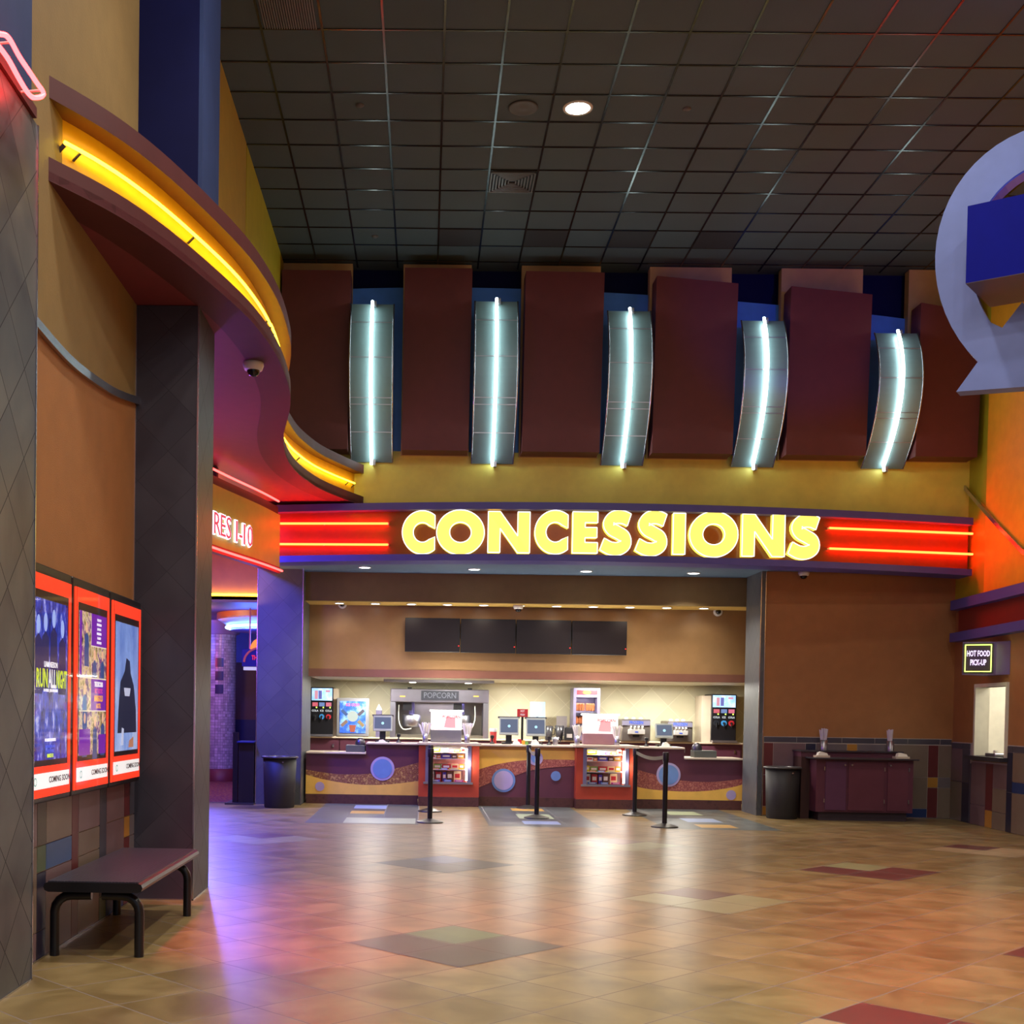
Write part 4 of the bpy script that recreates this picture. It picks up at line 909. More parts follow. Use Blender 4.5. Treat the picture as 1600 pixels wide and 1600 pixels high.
a_, b_ = q(912, 1146, 19.95), q(966, 1118, 19.95); advert(a_.x, b_.x, a_.z, b_.z, 19.95, 'right', mat('rose_metal', (150, 110, 120), .4))
# straw holders
def straws(px, lab, Y=19.78, z=HU + .02, group='straw holders on the counter', s=1., n=46):
    x = q(px, 1150, Y).x; t = thing('straw_holder', lab, 'straw holder', (x, Y, z), group=group)
    MB().lathe([(.042 * s, z), (.046 * s, z + .01), (.044 * s, z + .15 * s), (.038 * s, z + .15 * s), (.038 * s, z + .02)], (x, Y), 20).build('cup', M_steel, t)
    m = MB(); rn = random.Random(px)
    for k in range(n):
        a = rn.random() * 6.28; r0 = rn.random() * .026 * s; r1 = r0 * 1.6 + .03 * s * rn.random() + .01 * s; h = (.29 + .04 * rn.random()) * s
        m.tube([(x + r0 * math.cos(a), Y + r0 * math.sin(a), z + .05), (x + r1 * 1.5 * math.cos(a), Y + r1 * 1.2 * math.sin(a), z + h)], .0075 * s, 5)
    tagp(m.build('straws', mat('paper_straw', (250, 246, 238), .7), t), kind='stuff')
straws(664.5, 'straw holder left of the left glowing advert'); straws(730, 'straw holder right of the left glowing advert')
straws(902, 'straw holder left of the right glowing advert'); straws(964, 'straw holder right of the right glowing advert')

# cash register monitors
def monitor(px0, px1, py0, py1, lab, Y=20.25, back=False, tilt=-.18, hd=True):
    a, b = q(px0, py1, Y), q(px1, py0, Y); x = (a.x + b.x) / 2; w_, h = b.x - a.x, b.z - a.z; zc_ = (a.z + b.z) / 2
    t = thing('till_screen', lab, 'till screen', (x, Y, HU), 0, 'till screens along the counter'); zc_ = max(zc_, HU + .1 + h / 2)
    M = Matrix.Translation((x, Y, zc_)) @ Matrix.Rotation(tilt, 4, 'X')
    m = MB(); m.M = M; m.box(-w_ / 2, w_ / 2, 0, .045, -h / 2, h / 2, bev=.008); hs = m.build('bezel', mat('pos_grey', (168, 176, 172), .35, .3), t)
    m = MB(); m.M = M; m.box(-w_ / 2 + .022, w_ / 2 - .022, -.002, 0, -h / 2 + .04, h / 2 - .03); sc = m.build('display', emit('till_display', (.10, .13, .2), .8, (40, 48, 66)), t)
    m = MB(); m.M = M; m.disc((0, -.004, 0), .024, .002, 20); m.build('display_logo', emit('till_logo', (.45, .8, .95), 1.2), sc)
    if hd: m = MB(); m.M = M; m.box(-w_ / 2 - .02, w_ / 2 + .02, .02, .12, h / 2 + .004, h / 2 + .02); m.build('hood', M_dsteel, t)
    MB().box(x - .05, x + .05, Y + .03, Y + .07, HU + .02, zc_).box(x - .12, x + .12, Y - .04, Y + .16, HU, HU + .03).build('stand', M_black, t)
monitor(583, 613, 1118, 1142, 'till screen on the left counter section beside the popcorn machine')
monitor(780, 811, 1121, 1148, 'left one of the two till screens on the middle counter section')
monitor(822, 853, 1122, 1150, 'right one of the two till screens on the middle counter section')
monitor(1024, 1052, 1130, 1153, 'tilted till screen on the right counter section between frozen drink machines', hd=False, tilt=-.3)
# keyboards and papers on the counter
def paper(px, py, w_, lab, Y=20.0, z=HU, h=.05):
    x = q(px, py, Y).x; rn = random.Random(px); t = thing('paper_bundle', lab, 'papers', (x, Y, z))
    MB().box(x - w_ * .75, x + w_ * .75, Y - .09, Y + .05, z, z + .012).build('sheet', M_paper, t)
    pts = [(x - w_ * .5, z + .012), (x + w_ * .5, z + .012), (x + w_ * .45, z + h * .5), (x + w_ * .1, z + h), (x - w_ * .35, z + h * .85)]
    MB().prism([(a, Y - .06, b) for a, b in pts], (0, .1, 0)).build('crumpled_sheet', M_paper, t)
paper(597, 1152, .12, 'crumpled white papers in front of the left till screen'); paper(807, 1155, .12, 'white papers in front of the left middle till screen', h=.07)
paper(836, 1152, .13, 'white papers in front of the right middle till screen', h=.09); paper(1040, 1158, .12, 'crumpled white napkin on the right counter section', h=.08)
def scanner(px, lab, Y=20.15):
    x = q(px, 1150, Y).x; t = thing('barcode_scanner', lab, 'scanner', (x, Y, HU), group='hand scanners by the tills')
    MB().lathe([(.045, HU), (.04, HU + .02), (.015, HU + .035), (.013, HU + .09)], (x, Y), 16).build('foot', M_black, t)
    B(x - .03, x + .03, Y - .05, Y + .03, HU + .09, HU + .15, bev=.012).build('head', M_black, t)
scanner(623, 'black hand scanner between the left till screen and the popcorn machine'); scanner(769, 'black hand scanner left of the two middle till screens'); scanner(858, 'black hand scanner right of the two middle till screens'); scanner(1010, 'black hand scanner left of the tilted till screen')
# pin pad boxes on the low ends
def padbox(px0, px1, pd, lab):
    a, b = q(px0, 1165, 20.0), q(px1, 1165, 20.0); t = thing('scale_box', lab, 'counter device', ((a.x + b.x) / 2, 20.0, HL))
    B(a.x, b.x, 19.9, 20.2, HL, HL + .115, bev=.006).build('case', mat('grey_green_plastic', (84, 88, 84), .4), t)
    x = q(pd, 1160, 20.05).x
    MB().lathe([(.085, HL + .116), (.085, HL + .16), (.07, HL + .2), (.035, HL + .235), (0, HL + .245)], (x, 20.05), 24).build('dome', M_dsteel, t)
padbox(541, 571, 563, 'grey box with a dark dome on the low left counter end'); padbox(1083, 1118, 1089, 'grey box with a dark dome on the low right counter end')

# menu screens
for k, nm in enumerate(('leftmost', 'second', 'third', 'rightmost')):
    Y = 20.3; px = 632.5 + 87 * k; a, b = q(px, 1018 + k * 1.6, Y), q(px + 86.5, 969 + k * 1.6, Y)
    t = thing('menu_screen', '%s of the four dark switched-off menu screens above the counter' % nm if k not in (1, 2) else '%s from left of the four dark switched-off menu screens above the counter' % nm, 'screen', ((a.x + b.x) / 2, Y, a.z), group='dark menu screens')
    B(a.x, b.x, Y, Y + .08, a.z, b.z + .03, bev=.004).build('bezel', M_black, t)
    B(a.x + .02, b.x - .02, Y - .003, Y, a.z + .02, b.z - .0).build('screen_panel', mat('dead_screen', (34, 26, 28), .3), t)
    MB().box(a.x + .1, b.x - .1, Y + .08, 20.45, a.z + .1, b.z - .1).build('wall_mount', M_dark, t)
    B(b.x - .025, b.x - .012, Y - .006, Y - .003, a.z + .10, a.z + .113).build('standby_light', emit('red_led', (1, .02, .02), 4), t)

# ------------------------------------------------------------------ back counter and machines (depth ~22.3)
YB_ = 22.3; HB = 1.06
t = thing('back_counter', 'long dark plum back counter below the cream tiled wall', 'counter', (2.4, 22.6, 0))
B(-2.55, 5.9, YB_ + .02, 22.98, .1, HB - .03).build('cabinet_body', M_plumdark, t); B(-2.55, 5.9, YB_ - .02, 22.98, HB - .03, HB, bev=.005).build('worktop', M_counter, t); B(-2.5, 5.85, YB_ + .08, 22.9, 0, .1).build('kickboard', M_dark, t)
for k in range(9):
    x = -2.5 + .93 * k; d = B(x + .01, x + .92, YB_ + .003, YB_ + .02, .14, HB - .06).build('door', M_plumdark, t)
    B(x + .80, x + .83, YB_ - .012, YB_ + .003, HB - .2, HB - .14).build('door_handle', M_chrome, d)
# soda machines with lit heads
def soda(x0, x1, z1, lab, side):
    Y = 22.35; w_ = x1 - x0; t = thing('soda_machine', lab, 'soda machine', ((x0 + x1) / 2, Y, HB), group='soda machines with lit screens')
    B(x0, x1, Y, Y + .6, HB, z1, bev=.01).build('cabinet', M_black, t)
    if side > 0: B(x1 + .002, x1 + .09, Y + .02, Y + .6, HB, z1 - .02).build('side_panel', M_counter, t)
    else: B(x0 - .17, x0 - .002, Y + .05, Y + .6, HB, z1 - .03).build('side_panel', M_counter, t)
    h = z1 - HB; sc_ = B(x0 + .02, x1 - .02, Y - .006, Y, z1 - .27 * h, z1 - .02).build('lit_screen', screen('soda_screen', [(120, 170, 240), (160, 205, 250), (225, 240, 255)], 4, 1.0), t)
    m = MB()
    for k, xx in enumerate((.25, .42)): cx_ = x0 + w_ * xx; m.box(cx_ - .03, cx_ + .03, Y - .009, Y - .006, z1 - .24 * h, z1 - .07 * h, k)
    m.box(x0 + w_ * .66, x0 + w_ * .86, Y - .009, Y - .006, z1 - .1 * h, z1 - .06 * h, 0); m.build('picture', [emit('soda_pink', (.9, .4, .5), .9), emit('soda_indigo', (.2, .2, .6), .9)], sc_)
    for k, c in enumerate(((.8, .15, .2), (.2, .3, .6), (.85, .2, .3))):
        cx_ = x0 + w_ * (.2 + .3 * k); B(cx_ - w_ * .12, cx_ + w_ * .12, Y - .006, Y, z1 - .39 * h, z1 - .31 * h).build('flavour_label', emit('flavour_%d' % k, c, .9), t)
        B(cx_ + w_ * .04, cx_ + w_ * .09, Y - .008, Y - .002, z1 - .425 * h, z1 - .4 * h).build('indicator', emit('green_led', (.6, 1, .1), 3), t)
        MB().disc((cx_, Y - .02, z1 - .60 * h), w_ * .115, .02, 20, 0, 'y', w_ * .05).build('spout_ring', mat('spout_%d' % k, ((40, 42, 50), (70, 150, 220), (200, 50, 60))[k], .3), t)
        MB().tube([(cx_, Y - .03, z1 - .58 * h), (cx_, Y - .03, z1 - .68 * h)], .012, 8).build('spout', M_black, t)
        m = MB(); text(m, 'ICE' if k == 1 else 'COLA', .05, frameM((cx_, Y - .004, z1 - .48 * h), (1, 0, 0), (0, 0, 1)), .001, .001, 0, .9); tagp(m.build('lettering', emit('soda_white', (.9, .95, 1), .9), t), kind='stuff')
    B(x0, x1, Y - .12, Y, HB, HB + .04).build('drip_tray', M_steel, t)
a, b = q(484, 1147, 22.35), q(521, 1074, 22.35); soda(-2.12, b.x, b.z, 'soda machine at the left end of the back counter', 1)
a, b = q(1111, 1150, 22.35), q(1146, 1085, 22.35); soda(a.x, a.x + .46, b.z, 'soda machine at the right end, partly hidden by the slate pillar', -1)
# framed soda advert
a, b = q(525.5, 1147, 22.3), q(577, 1091, 22.3)
t = thing('framed_advert', 'silver framed blue drinks and snacks advert leaning behind the counter', 'lit sign', ((a.x + b.x) / 2, 22.3, HB))
B(a.x, b.x, 22.28, 22.34, HB + .01, b.z, bev=.01).build('frame', mat('silver_frame', (150, 150, 156), .35, .3), t)
pc = B(a.x + .06, b.x - .06, 22.272, 22.28, HB + .07, b.z - .06).build('poster', screen('cola_poster', [(30, 50, 150), (60, 100, 200), (150, 190, 235)], 5, .75), t)
cx_, cz_ = (a.x + b.x) / 2, (HB + b.z) / 2
m = MB(); m.disc((cx_, 22.269, cz_ + .02), .1, .002, 20); m.build('burst', emit('burst_white', (.8, .9, .8), .9), pc)
m = MB(); m.prism([(cx_ - .04, 22.266, HB + .09), (cx_ + .04, 22.266, HB + .09), (cx_ + .065, 22.266, HB + .22), (cx_ - .065, 22.266, HB + .22)], (0, .002, 0)); m.build('cup', emit('cup_red', (.8, .18, .1), .8), pc)
for sx__, sz__, c in ((-1, 1, 'a'), (1, 1, 'b'), (-1, -1, 'c'), (1, -1, 'd')):
    m = MB(); m.M = Matrix.Translation((cx_ + sx__ * .155, 22.268, cz_ + sz__ * .10 - .01)) @ Matrix.Rotation(-sx__ * sz__ * .75, 4, 'Y'); m.box(-.07, .07, -.001, .001, -.03, .03)
    m.build('snack_pack', emit('pack_' + c, dict(a=(.1, .2, .5), b=(.25, .2, .25), c=(.5, .3, .2), d=(.75, .5, .2))[c], .8), pc)
m = MB(); text(m, 'ICE COLD', .07, frameM((cx_, 22.268, b.z - .13), (1, 0, 0), (0, 0, 1)), .001, .001, 0, .8); m.build('lettering', emit('advert_red', (.9, .08, .1), 1.0), pc)
# little gable-topped ornament
p = q(592, 1117, 22.4); t = thing('paper_house', 'small gable-topped purple box behind the left till screen', 'ornament', (p.x, 22.45, HB))
B(p.x - .055, p.x + .055, 22.4, 22.5, HB, p.z + .09).build('box', mat('dusk_purple', (96, 88, 120), .5), t)
MB().prism([(p.x - .06, 22.39, p.z + .09), (p.x + .06, 22.39, p.z + .09), (p.x, 22.39, p.z + .2)], (0, .12, 0)).build('roof', M_white, t)

# popcorn machine
a, b = q(609, 1160, 22.35), q(764, 1078, 22.35); px0, px1, pz = a.x, b.x, b.z; Y = 22.33
t = thing('popcorn_machine', 'large stainless popcorn machine with two kettles and a POPCORN sign', 'popcorn machine', ((px0 + px1) / 2, Y, HB))
zc_ = q(640, 1097, Y).z
B(px0, px1, Y, Y + .62, zc_, pz, bev=.012).build('hood', mat('machine_steel', (124, 118, 132), .38, .7), t)
B(px0, px0 + .1, Y, Y + .6, HB, zc_).build('side_post', M_steel, t); B(px1 - .1, px1, Y, Y + .6, HB, zc_).build('side_post', M_steel, t)
B(px0 + .1, px1 - .1, Y + .54, Y + .58, HB, zc_).build('back_panel', mat('brushed_panel', (130, 124, 112), .4, .6), t)
B(px0 + .1, px1 - .1, Y + .02, Y + .54, HB, HB + .06).build('popcorn_bin', mat('brushed_panel', (130, 124, 112), .4, .6), t)
sa, sb = q(658, 1094, Y), q(717, 1080, Y)
sp_ = B(sa.x, sb.x, Y - .012, Y, sa.z, sb.z).build('name_plate', mat('plate_dark', (44, 44, 62), .4), t)
m = MB(); text(m, 'POPCORN', .15, frameM(((sa.x + sb.x) / 2, Y - .013, (sa.z + sb.z) / 2), (1, 0, 0), (0, 0, 1)), .002, .001, 0, .86); m.build('lettering', emit('plate_letters', (.5, .5, .62), .6), sp_)
for px in (629, 744): pp = q(px, 1088, Y); B(pp.x - .05, pp.x + .05, Y - .004, Y, pp.z - .012, pp.z + .012).build('warning_label', M_yellowlam, t)
for px in (640, 735):
    pp = q(px, 1076, Y); B(pp.x - .04, pp.x + .04, Y + .2, Y + .3, pz, pz + .03).build('top_vent', M_black, t)
for k, px in enumerate((643, 722)):
    x = q(px, 1120, Y).x; kz = q(px, 1125, Y).z; kt = MB()
    kt.lathe([(.15, kz - .13), (.17, kz - .11), (.175, kz + .08), (.15, kz + .10), (0, kz + .11)], (x, Y + .3), 24); ko = kt.build('kettle', M_steel, t)
    MB().box(x - .05, x + .05, Y + .24, Y + .36, kz + .1, zc_).build('kettle_arm', mat('lavender_metal', (120, 112, 170), .35, .6), ko)
    MB().box(x - .16, x - .0, Y + .1, Y + .2, zc_ - .16, zc_ - .01).build('control_box', M_black, t)
    sgn = -1 if k == 0 else 1
    MB().tube(spline([(x + sgn * .24, Y + .15, zc_ - .05), (x + sgn * .24, Y + .12, kz), (x + sgn * .16, Y + .1, kz - .17), (x, Y + .14, kz - .16)], 5), .012, 6).build('cable', M_white, t)
light('popcorn_lamp', 'AREA', ((px0 + px1) / 2, Y + .3, zc_ - .02), 9, (.75, .72, 1), .9, (0, 0, 0), sizey=.2)

# pretzel cabinet
Y = 22.2; a, b = q(895, 1155, Y), q(938, 1075.5, Y)
t = thing('pretzel_cabinet', 'tall grey pretzel cabinet with a red header and yellow oval badge', 'food cabinet', ((a.x + b.x) / 2, Y, HB))
W_ = b.x - a.x
MB().box(a.x, a.x + .05, Y, Y + .5, HB, b.z).box(b.x - .05, b.x, Y, Y + .5, HB, b.z).box(a.x + .05, b.x - .05, Y, Y + .5, b.z - .17, b.z).box(a.x + .05, b.x - .05, Y + .46, Y + .5, HB, b.z - .17).box(a.x + .05, b.x - .05, Y, Y + .46, HB, HB + .1).build('cabinet', mat('lilac_grey_metal', (136, 130, 164), .35, .6), t)
hp = B(a.x + .06, b.x - .05, Y - .008, Y, b.z - .12, b.z - .04).build('header_sign', mat('header_red', (150, 30, 50), .4), t)
m = MB(); m.M = Matrix.Translation(((a.x + b.x) / 2 - .0, Y - .012, b.z - .08)) @ Matrix.Diagonal((2.2, 1, 1, 1)); m.disc((0, 0, 0), .034, .004, 24); m.build('oval_badge', mat('badge_yellow', (232, 206, 40), .4), hp)
for h in (.28, .52): B(a.x + .05, b.x - .05, Y + .02, Y + .44, b.z - .17 - h, b.z - .165 - h).build('shelf', M_steel, t)
for r_ in range(2):
    for c_ in range(2):
        x = a.x + .06 + c_ * (W_ - .12) / 2; z = b.z - .17 - (.28, .52)[r_] + .01
        m = MB()
        for k in range(7):
            xx = x + .015 + k * .022; m.tube([(xx + .012 * math.cos(v), Y + .12 + .02 * k % .05, z + .09 + .07 * math.sin(v)) for v in [6.28 * j / 10 for j in range(10)]], .011, 5, closed=True)
        tagp(solo('pretzels', m, mat('pretzel_brown', (150, 84, 48), .5), 'brown pretzels, %s, %s side of the pretzel cabinet' % (('top shelf', 'lower shelf')[r_], ('left', 'right')[c_]), 'pretzels', (x, Y + .12, z)), kind='stuff')
light('cabinet_lamp', 'AREA', ((a.x + b.x) / 2, Y + .15, b.z - .18), 2, (1, .9, .8), .3, (0, 0, 0), sizey=.1)

# frozen drink machines
def froz(pxa, pxb, pyt, lab):
    Y = 22.15; a, b = q(pxa, 1155, Y), q(pxb, pyt, Y); x0, x1, z1 = a.x, b.x, b.z; w_ = x1 - x0; h = z1 - HB; xc = (x0 + x1) / 2
    t = thing('frozen_drink_machine', lab, 'frozen drink machine', (xc, Y, HB), group='frozen drink machines')
    B(x0, x1, Y + .02, Y + .7, HB, z1, bev=.015).build('cabinet', mat('machine_steel2', (120, 112, 108), .35, .7), t)
    hd = B(x0 + .01, x1 - .01, Y - .0, Y + .02, z1 - .28 * h, z1 - .03).build('header', mat('pale_violet_steel', (140, 136, 160), .35, .5), t)
    m = MB(); text(m, 'FROZEN', .075, frameM((xc, Y - .002, z1 - .16 * h), (1, 0, 0), (0, 0, 1)), .001, .002, 0, .9); m.build('lettering', mat('label_blue', (50, 80, 180), .4), hd)
    B(xc - .24 * w_ * 1.2, xc + .24 * w_ * 1.2, Y - .06, Y + .02, HB + .32 * h, HB + .55 * h, bev=.01).build('tap_block', mat('pale_steel', (196, 192, 190), .3, .5), t)
    B(xc - .03, xc + .03, Y - .064, Y - .06, HB + .40 * h, HB + .45 * h).build('blue_badge', mat('label_blue', (50, 80, 180), .4), t)
    for k in range(4):
        x = xc + (k - 1.5) * w_ * .13; MB().tube([(x, Y - .03, HB + .55 * h), (x, Y - .07, HB + .68 * h)], .018, 8).build('tap_handle', M_white, t)
    B(xc - .06, xc + .06, Y + .0, Y + .02, HB + .08, HB + .2).build('drip_recess', M_black, t)
    for k in range(3):
        x = x0 + w_ * (.25 + .25 * k); MB().lathe([(.035, z1), (.04, z1 + .02), (.02, z1 + .035), (0, z1 + .035)], (x, Y + .3), 12).build('hopper_cap', M_white, t)
froz(971, 1017, 1124, 'left frozen drink machine beside the right glowing advert'); froz(1043, 1083, 1127, 'right frozen drink machine behind the tilted till screen')
# towel dispenser, signs, blenders
def sign_(pxa, pxb, pya, pyb, Y, z0, c, name, lab, txt=None, tc_=None):
    a, b = q(pxa, pyb, Y), q(pxb, pya, Y); t = thing(name, lab, 'sign', ((a.x + b.x) / 2, Y, z0))
    o = B(a.x, b.x, Y, Y + .012, a.z, b.z).build('panel', c, t); MB().box((a.x + b.x) / 2 - .02, (a.x + b.x) / 2 + .02, Y + .012, Y + .02, z0, b.z - .02).box((a.x + b.x) / 2 - .07, (a.x + b.x) / 2 + .07, Y - .02, Y + .06, z0, z0 + .008).build('stand', M_black, t)
    if txt:
        for i, tx in enumerate(txt): m = MB(); text(m, tx, min((b.z - a.z) * .8 / len(txt), (b.x - a.x) * 1.25 / len(tx)), frameM(((a.x + b.x) / 2, Y - .002, b.z - (b.z - a.z) * (i + .6) / (len(txt) + .2)), (1, 0, 0), (0, 0, 1)), .001, .001, 0, .62); m.build('lettering', tc_ or M_white, o)
sign_(808, 825, 1108, 1120, 20.43, HU, mat('sign_red', (180, 44, 48), .4), 'table_sign', 'small red sign behind the two middle till screens', ['HOT', 'FRESH'])
sign_(828, 852, 1097, 1120, 22.4, HB, mat('sign_pale_blue', (130, 175, 215), .4), 'table_sign', 'pale blue and cream sign behind the right middle till screen', ['COMBO'], M_paper)
sign_(869, 886, 1119, 1150, 22.7, HB, mat('notice_grey', (150, 142, 140), .5), 'notice_board', 'grey framed notice left of the pretzel cabinet', ['NOTICE'], M_paper)
def pot(px, w_, z, h, m_, lab, Y=22.3, nm='blender_jug', cat='jug'):
    x = q(px, 1145, Y).x; t = thing(nm, lab, cat, (x, Y, z)); MB().lathe([(w_ * .7, z), (w_ * .75, z + h * .3), (w_, z + h), (w_ * .9, z + h), (w_ * .6, z + h * .32), (0, z + h * .32)], (x, Y), 20).build('jug', m_, t)
    MB().tube([(x + w_ * .95, Y, z + h * .85), (x + w_ * 1.4, Y, z + h * .8), (x + w_ * 1.35, Y, z + h * .4), (x + w_ * .8, Y, z + h * .35)], .008, 6).build('handle', M_black, t)
pot(857, .085, HB, .26, mat('smoked_plastic', (56, 54, 58), .2), 'left dark jug on the back counter by the middle tills'); pot(874, .085, HB, .27, mat('smoked_plastic', (56, 54, 58), .2), 'right dark jug on the back counter by the middle tills')
pot(868, .06, HU, .13, M_steel, 'small steel pitcher on the middle counter section', 20.2, 'steel_pitcher', 'pitcher')
x = q(889, 1145, 22.2).x; t = thing('coffee_tin', 'black canister with a grey label left of the pretzel cabinet', 'canister', (x, 22.2, HB)); B(x - .08, x + .08, 22.12, 22.28, HB, HB + .24, bev=.01).build('body', M_black, t); B(x - .05, x + .05, 22.115, 22.12, HB + .05, HB + .12).build('label', mat('notice_grey', (150, 142, 140), .5), t)
x = q(771, 1140, 20.5).x; t = thing('cup_stack', 'stack of red and white cups left of the middle till screens', 'cup stack', (x, 20.5, HU)); MB().lathe([(.05, HU), (.062, HU + .2), (.05, HU + .2), (.04, HU + .02)], (x, 20.5), 18).build('cups', mat('cup_red_paper', (190, 40, 44), .5), t); MB().lathe([(.064, HU + .2), (.066, HU + .26), (.06, HU + .26)], (x, 20.5), 18).build('top_cup', M_white, t)
for k, (px, cn) in enumerate(((812, 'red'), (818, 'golden'), (823, 'green'))):
    x = q(px, 1152, 20.0).x; solo('candy_pack', MB().box(x - .028, x + .028, 20.0, 20.05, HU, HU + .09 - .02 * k), mat('candy_' + cn, colsn[cn], .35), 'small %s candy pack between the two middle till screens' % cn, 'candy pack', (x, 20.0, HU), 'candy packs on the middle counter section')
# wall lamp bar under the menu wall
a, b = q(600, 1052, 21.6), q(772, 1056, 21.6); t = thing('lamp_bar', 'steel lamp bar under the menu wall above the popcorn machine', 'lamp', ((a.x + b.x) / 2, 21.6, ZP - .05)); B(a.x, b.x, 21.5, 21.75, ZP - .05, ZP - .002).build('housing', M_steel, t)
for px in (645, 732): x = q(px, 1055, 21.6).x; MB().disc((x, 21.62, ZP - .055), .06, .005, 16, 0, 'z').build('lamp_glass', L_can, t)
light('hood_lamp', 'AREA', ((a.x + b.x) / 2, 21.62, ZP - .07), 30, (.95, 1, .8), 1.6, (0, 0, 0), sizey=.15)

# ================================================================== QUEUE POSTS
def post(x, y, h, lab, dirs=None):
    t = thing('queue_post', lab, 'queue post', (x, y, 0), group='black queue posts')
    MB().lathe([(.185, 0), (.185, .014), (.17, .02), (.10, .04), (.045, .058), (0, .06)], (x, y), 32).build('base', mat('grey_black_cast', (58, 56, 52), .35, .3), t)
    MB().lathe([(.034, .05), (.034, h - .12)], (x, y), 20).build('tube', M_blackm, t)
    MB().lathe([(.042, h - .12), (.042, h - .01), (.036, h), (0, h)], (x, y), 20).build('belt_head', M_black, t)
    return t
SPS = [(.10, 16.62, 'front post of the left pair of queue posts'), (.11, 18.5, 'rear post of the left pair of queue posts'), (1.70, 19.45, 'rear post of the middle pair of queue posts'), (1.67, 17.62, 'front post of the middle pair of queue posts'), (3.24, 18.4, 'rear post of the right pair of queue posts'), (3.32, 16.5, 'front post of the right pair of queue posts')]
PO = [post(x, y, 1.03, l) for x, y, l in SPS]
for i, j, nm in ((1, 0, 'left'), (2, 3, 'middle'), (4, 5, 'right')):
    (xa, ya, _), (xb, yb, _) = SPS[i], SPS[j]; va, vb = Vector((xa, ya, 0)), Vector((xb, yb, 0)); dd = (vb - va).normalized(); va += dd * .043; vb -= dd * .043; n_ = 10; up_ = []; lo_ = []
    for k in range(n_ + 1):
        s = k / n_; p = va.lerp(vb, s); zz_ = .99 - .05 * math.sin(math.pi * s); up_.append(Vector((p.x, p.y, zz_))); lo_.append(Vector((p.x, p.y, zz_ - .05)))
    MB().strip(up_, lo_, (.003, 0, 0)).build('belt', mat('grey_belt', (120, 116, 104), .6), PO[i]).matrix_parent_inverse = Matrix.Identity(4)

# ================================================================== RIGHT SIDE THINGS
# condiment cabinet
Yf = 18.05
xa, xb = q(1277, 1279, Yf).x, q(1420, 1279, Yf).x
t = thing('condiment_cabinet', 'plum condiment cabinet with three doors against the tiled wall', 'cabinet', ((xa + xb) / 2, 18.4, 0))
B(xa - .03, xb + .05, Yf, 18.74, .13, .92).build('body', M_plumdark, t)
B(xa + .03, xb - .02, Yf + .05, 18.74, 0, .13).build('kickboard', mat('kick_grey', (58, 48, 56), .5), t)
B(xa - .10, xb + .10, Yf - .10, 18.40, .92, .945, bev=.006).build('worktop', M_dsteel, t)
B(xa - .16, xb, 18.38, 18.76, .945, 1.02).build('raised_shelf', M_plumdark, t); B(xa - .18, xb + .02, 18.34, 18.765, 1.02, 1.04, bev=.004).build('shelf_top', M_dsteel, t)
B(xa - .16, xa - .03, 18.36, 18.76, .0, .945).build('side_panel', mat('dark_brown_panel', (62, 34, 30), .5), t)
for k, (p0, p1, kn, hg) in enumerate(((1289, 1321, 1319, 1287), (1325, 1380, 1330, 1381), (1386, 1418, 1390, 1419))):
    a, b = q(p0, 1240, Yf).x, q(p1, 1240, Yf).x
    d = B(a, b, Yf - .018, Yf, .16, .89).build('door', M_purplelam if k else mat('plum_violet_laminate', (92, 54, 84), .4), t)
    x = q(kn, 1203, Yf).x; MB().tube([(x, Yf - .018, .84), (x, Yf - .045, .84)], .014, 10).build('door_knob', M_chrome, d)
    x = q(hg, 1240, Yf).x
    for z in (.27, .75): B(x - .008, x + .008, Yf - .022, Yf - .0, z, z + .06).build('hinge', M_chrome, d)
def straws2(px, lab):
    Y = 18.55; z = 1.041; x = q(px, 1170, Y).x; t = thing('straw_holder', lab, 'straw holder', (x, Y, z), group='straw holders on the condiment cabinet')
    MB().lathe([(.05, z), (.055, z + .16), (.048, z + .16), (.045, z + .02)], (x, Y), 20).build('cup', M_steel, t); rn = random.Random(px); m = MB()
    for k in range(26):
        a = rn.random() * 6.28; r0 = rn.random() * .03; r1 = r0 * 1.5 + .008; h = .31 + .03 * rn.random(); m.tube([(x + r0 * math.cos(a), Y + r0 * math.sin(a), z + .02), (x + r1 * 1.4 * math.cos(a), Y + r1 * math.sin(a), z + h)], .008, 5)
    tagp(m.build('straws', mat('pale_straw', (214, 202, 220), .7), t), kind='stuff')
straws2(1287, 'left straw holder on the condiment cabinet'); straws2(1391, 'right straw holder on the condiment cabinet')
for px, lab in ((1284, 'left pile of folded napkins on the condiment cabinet'), (1408, 'right pile of folded napkins on the condiment cabinet')):
    x = q(px, 1190, 18.15).x; t = thing('napkin_pile', lab, 'napkins', (x, 18.15, .945), group='napkin piles')
    B(x - .10, x + .10, 18.08, 18.24, .945, .975).build('holder', M_counter, t); MB().prism([(x - .07, 18.1, .975), (x + .08, 18.1, .975), (x + .06, 18.1, 1.01), (x - .02, 18.1, 1.03), (x - .06, 18.1, 1.015)], (0, .1, 0)).build('napkins', M_paper, t)
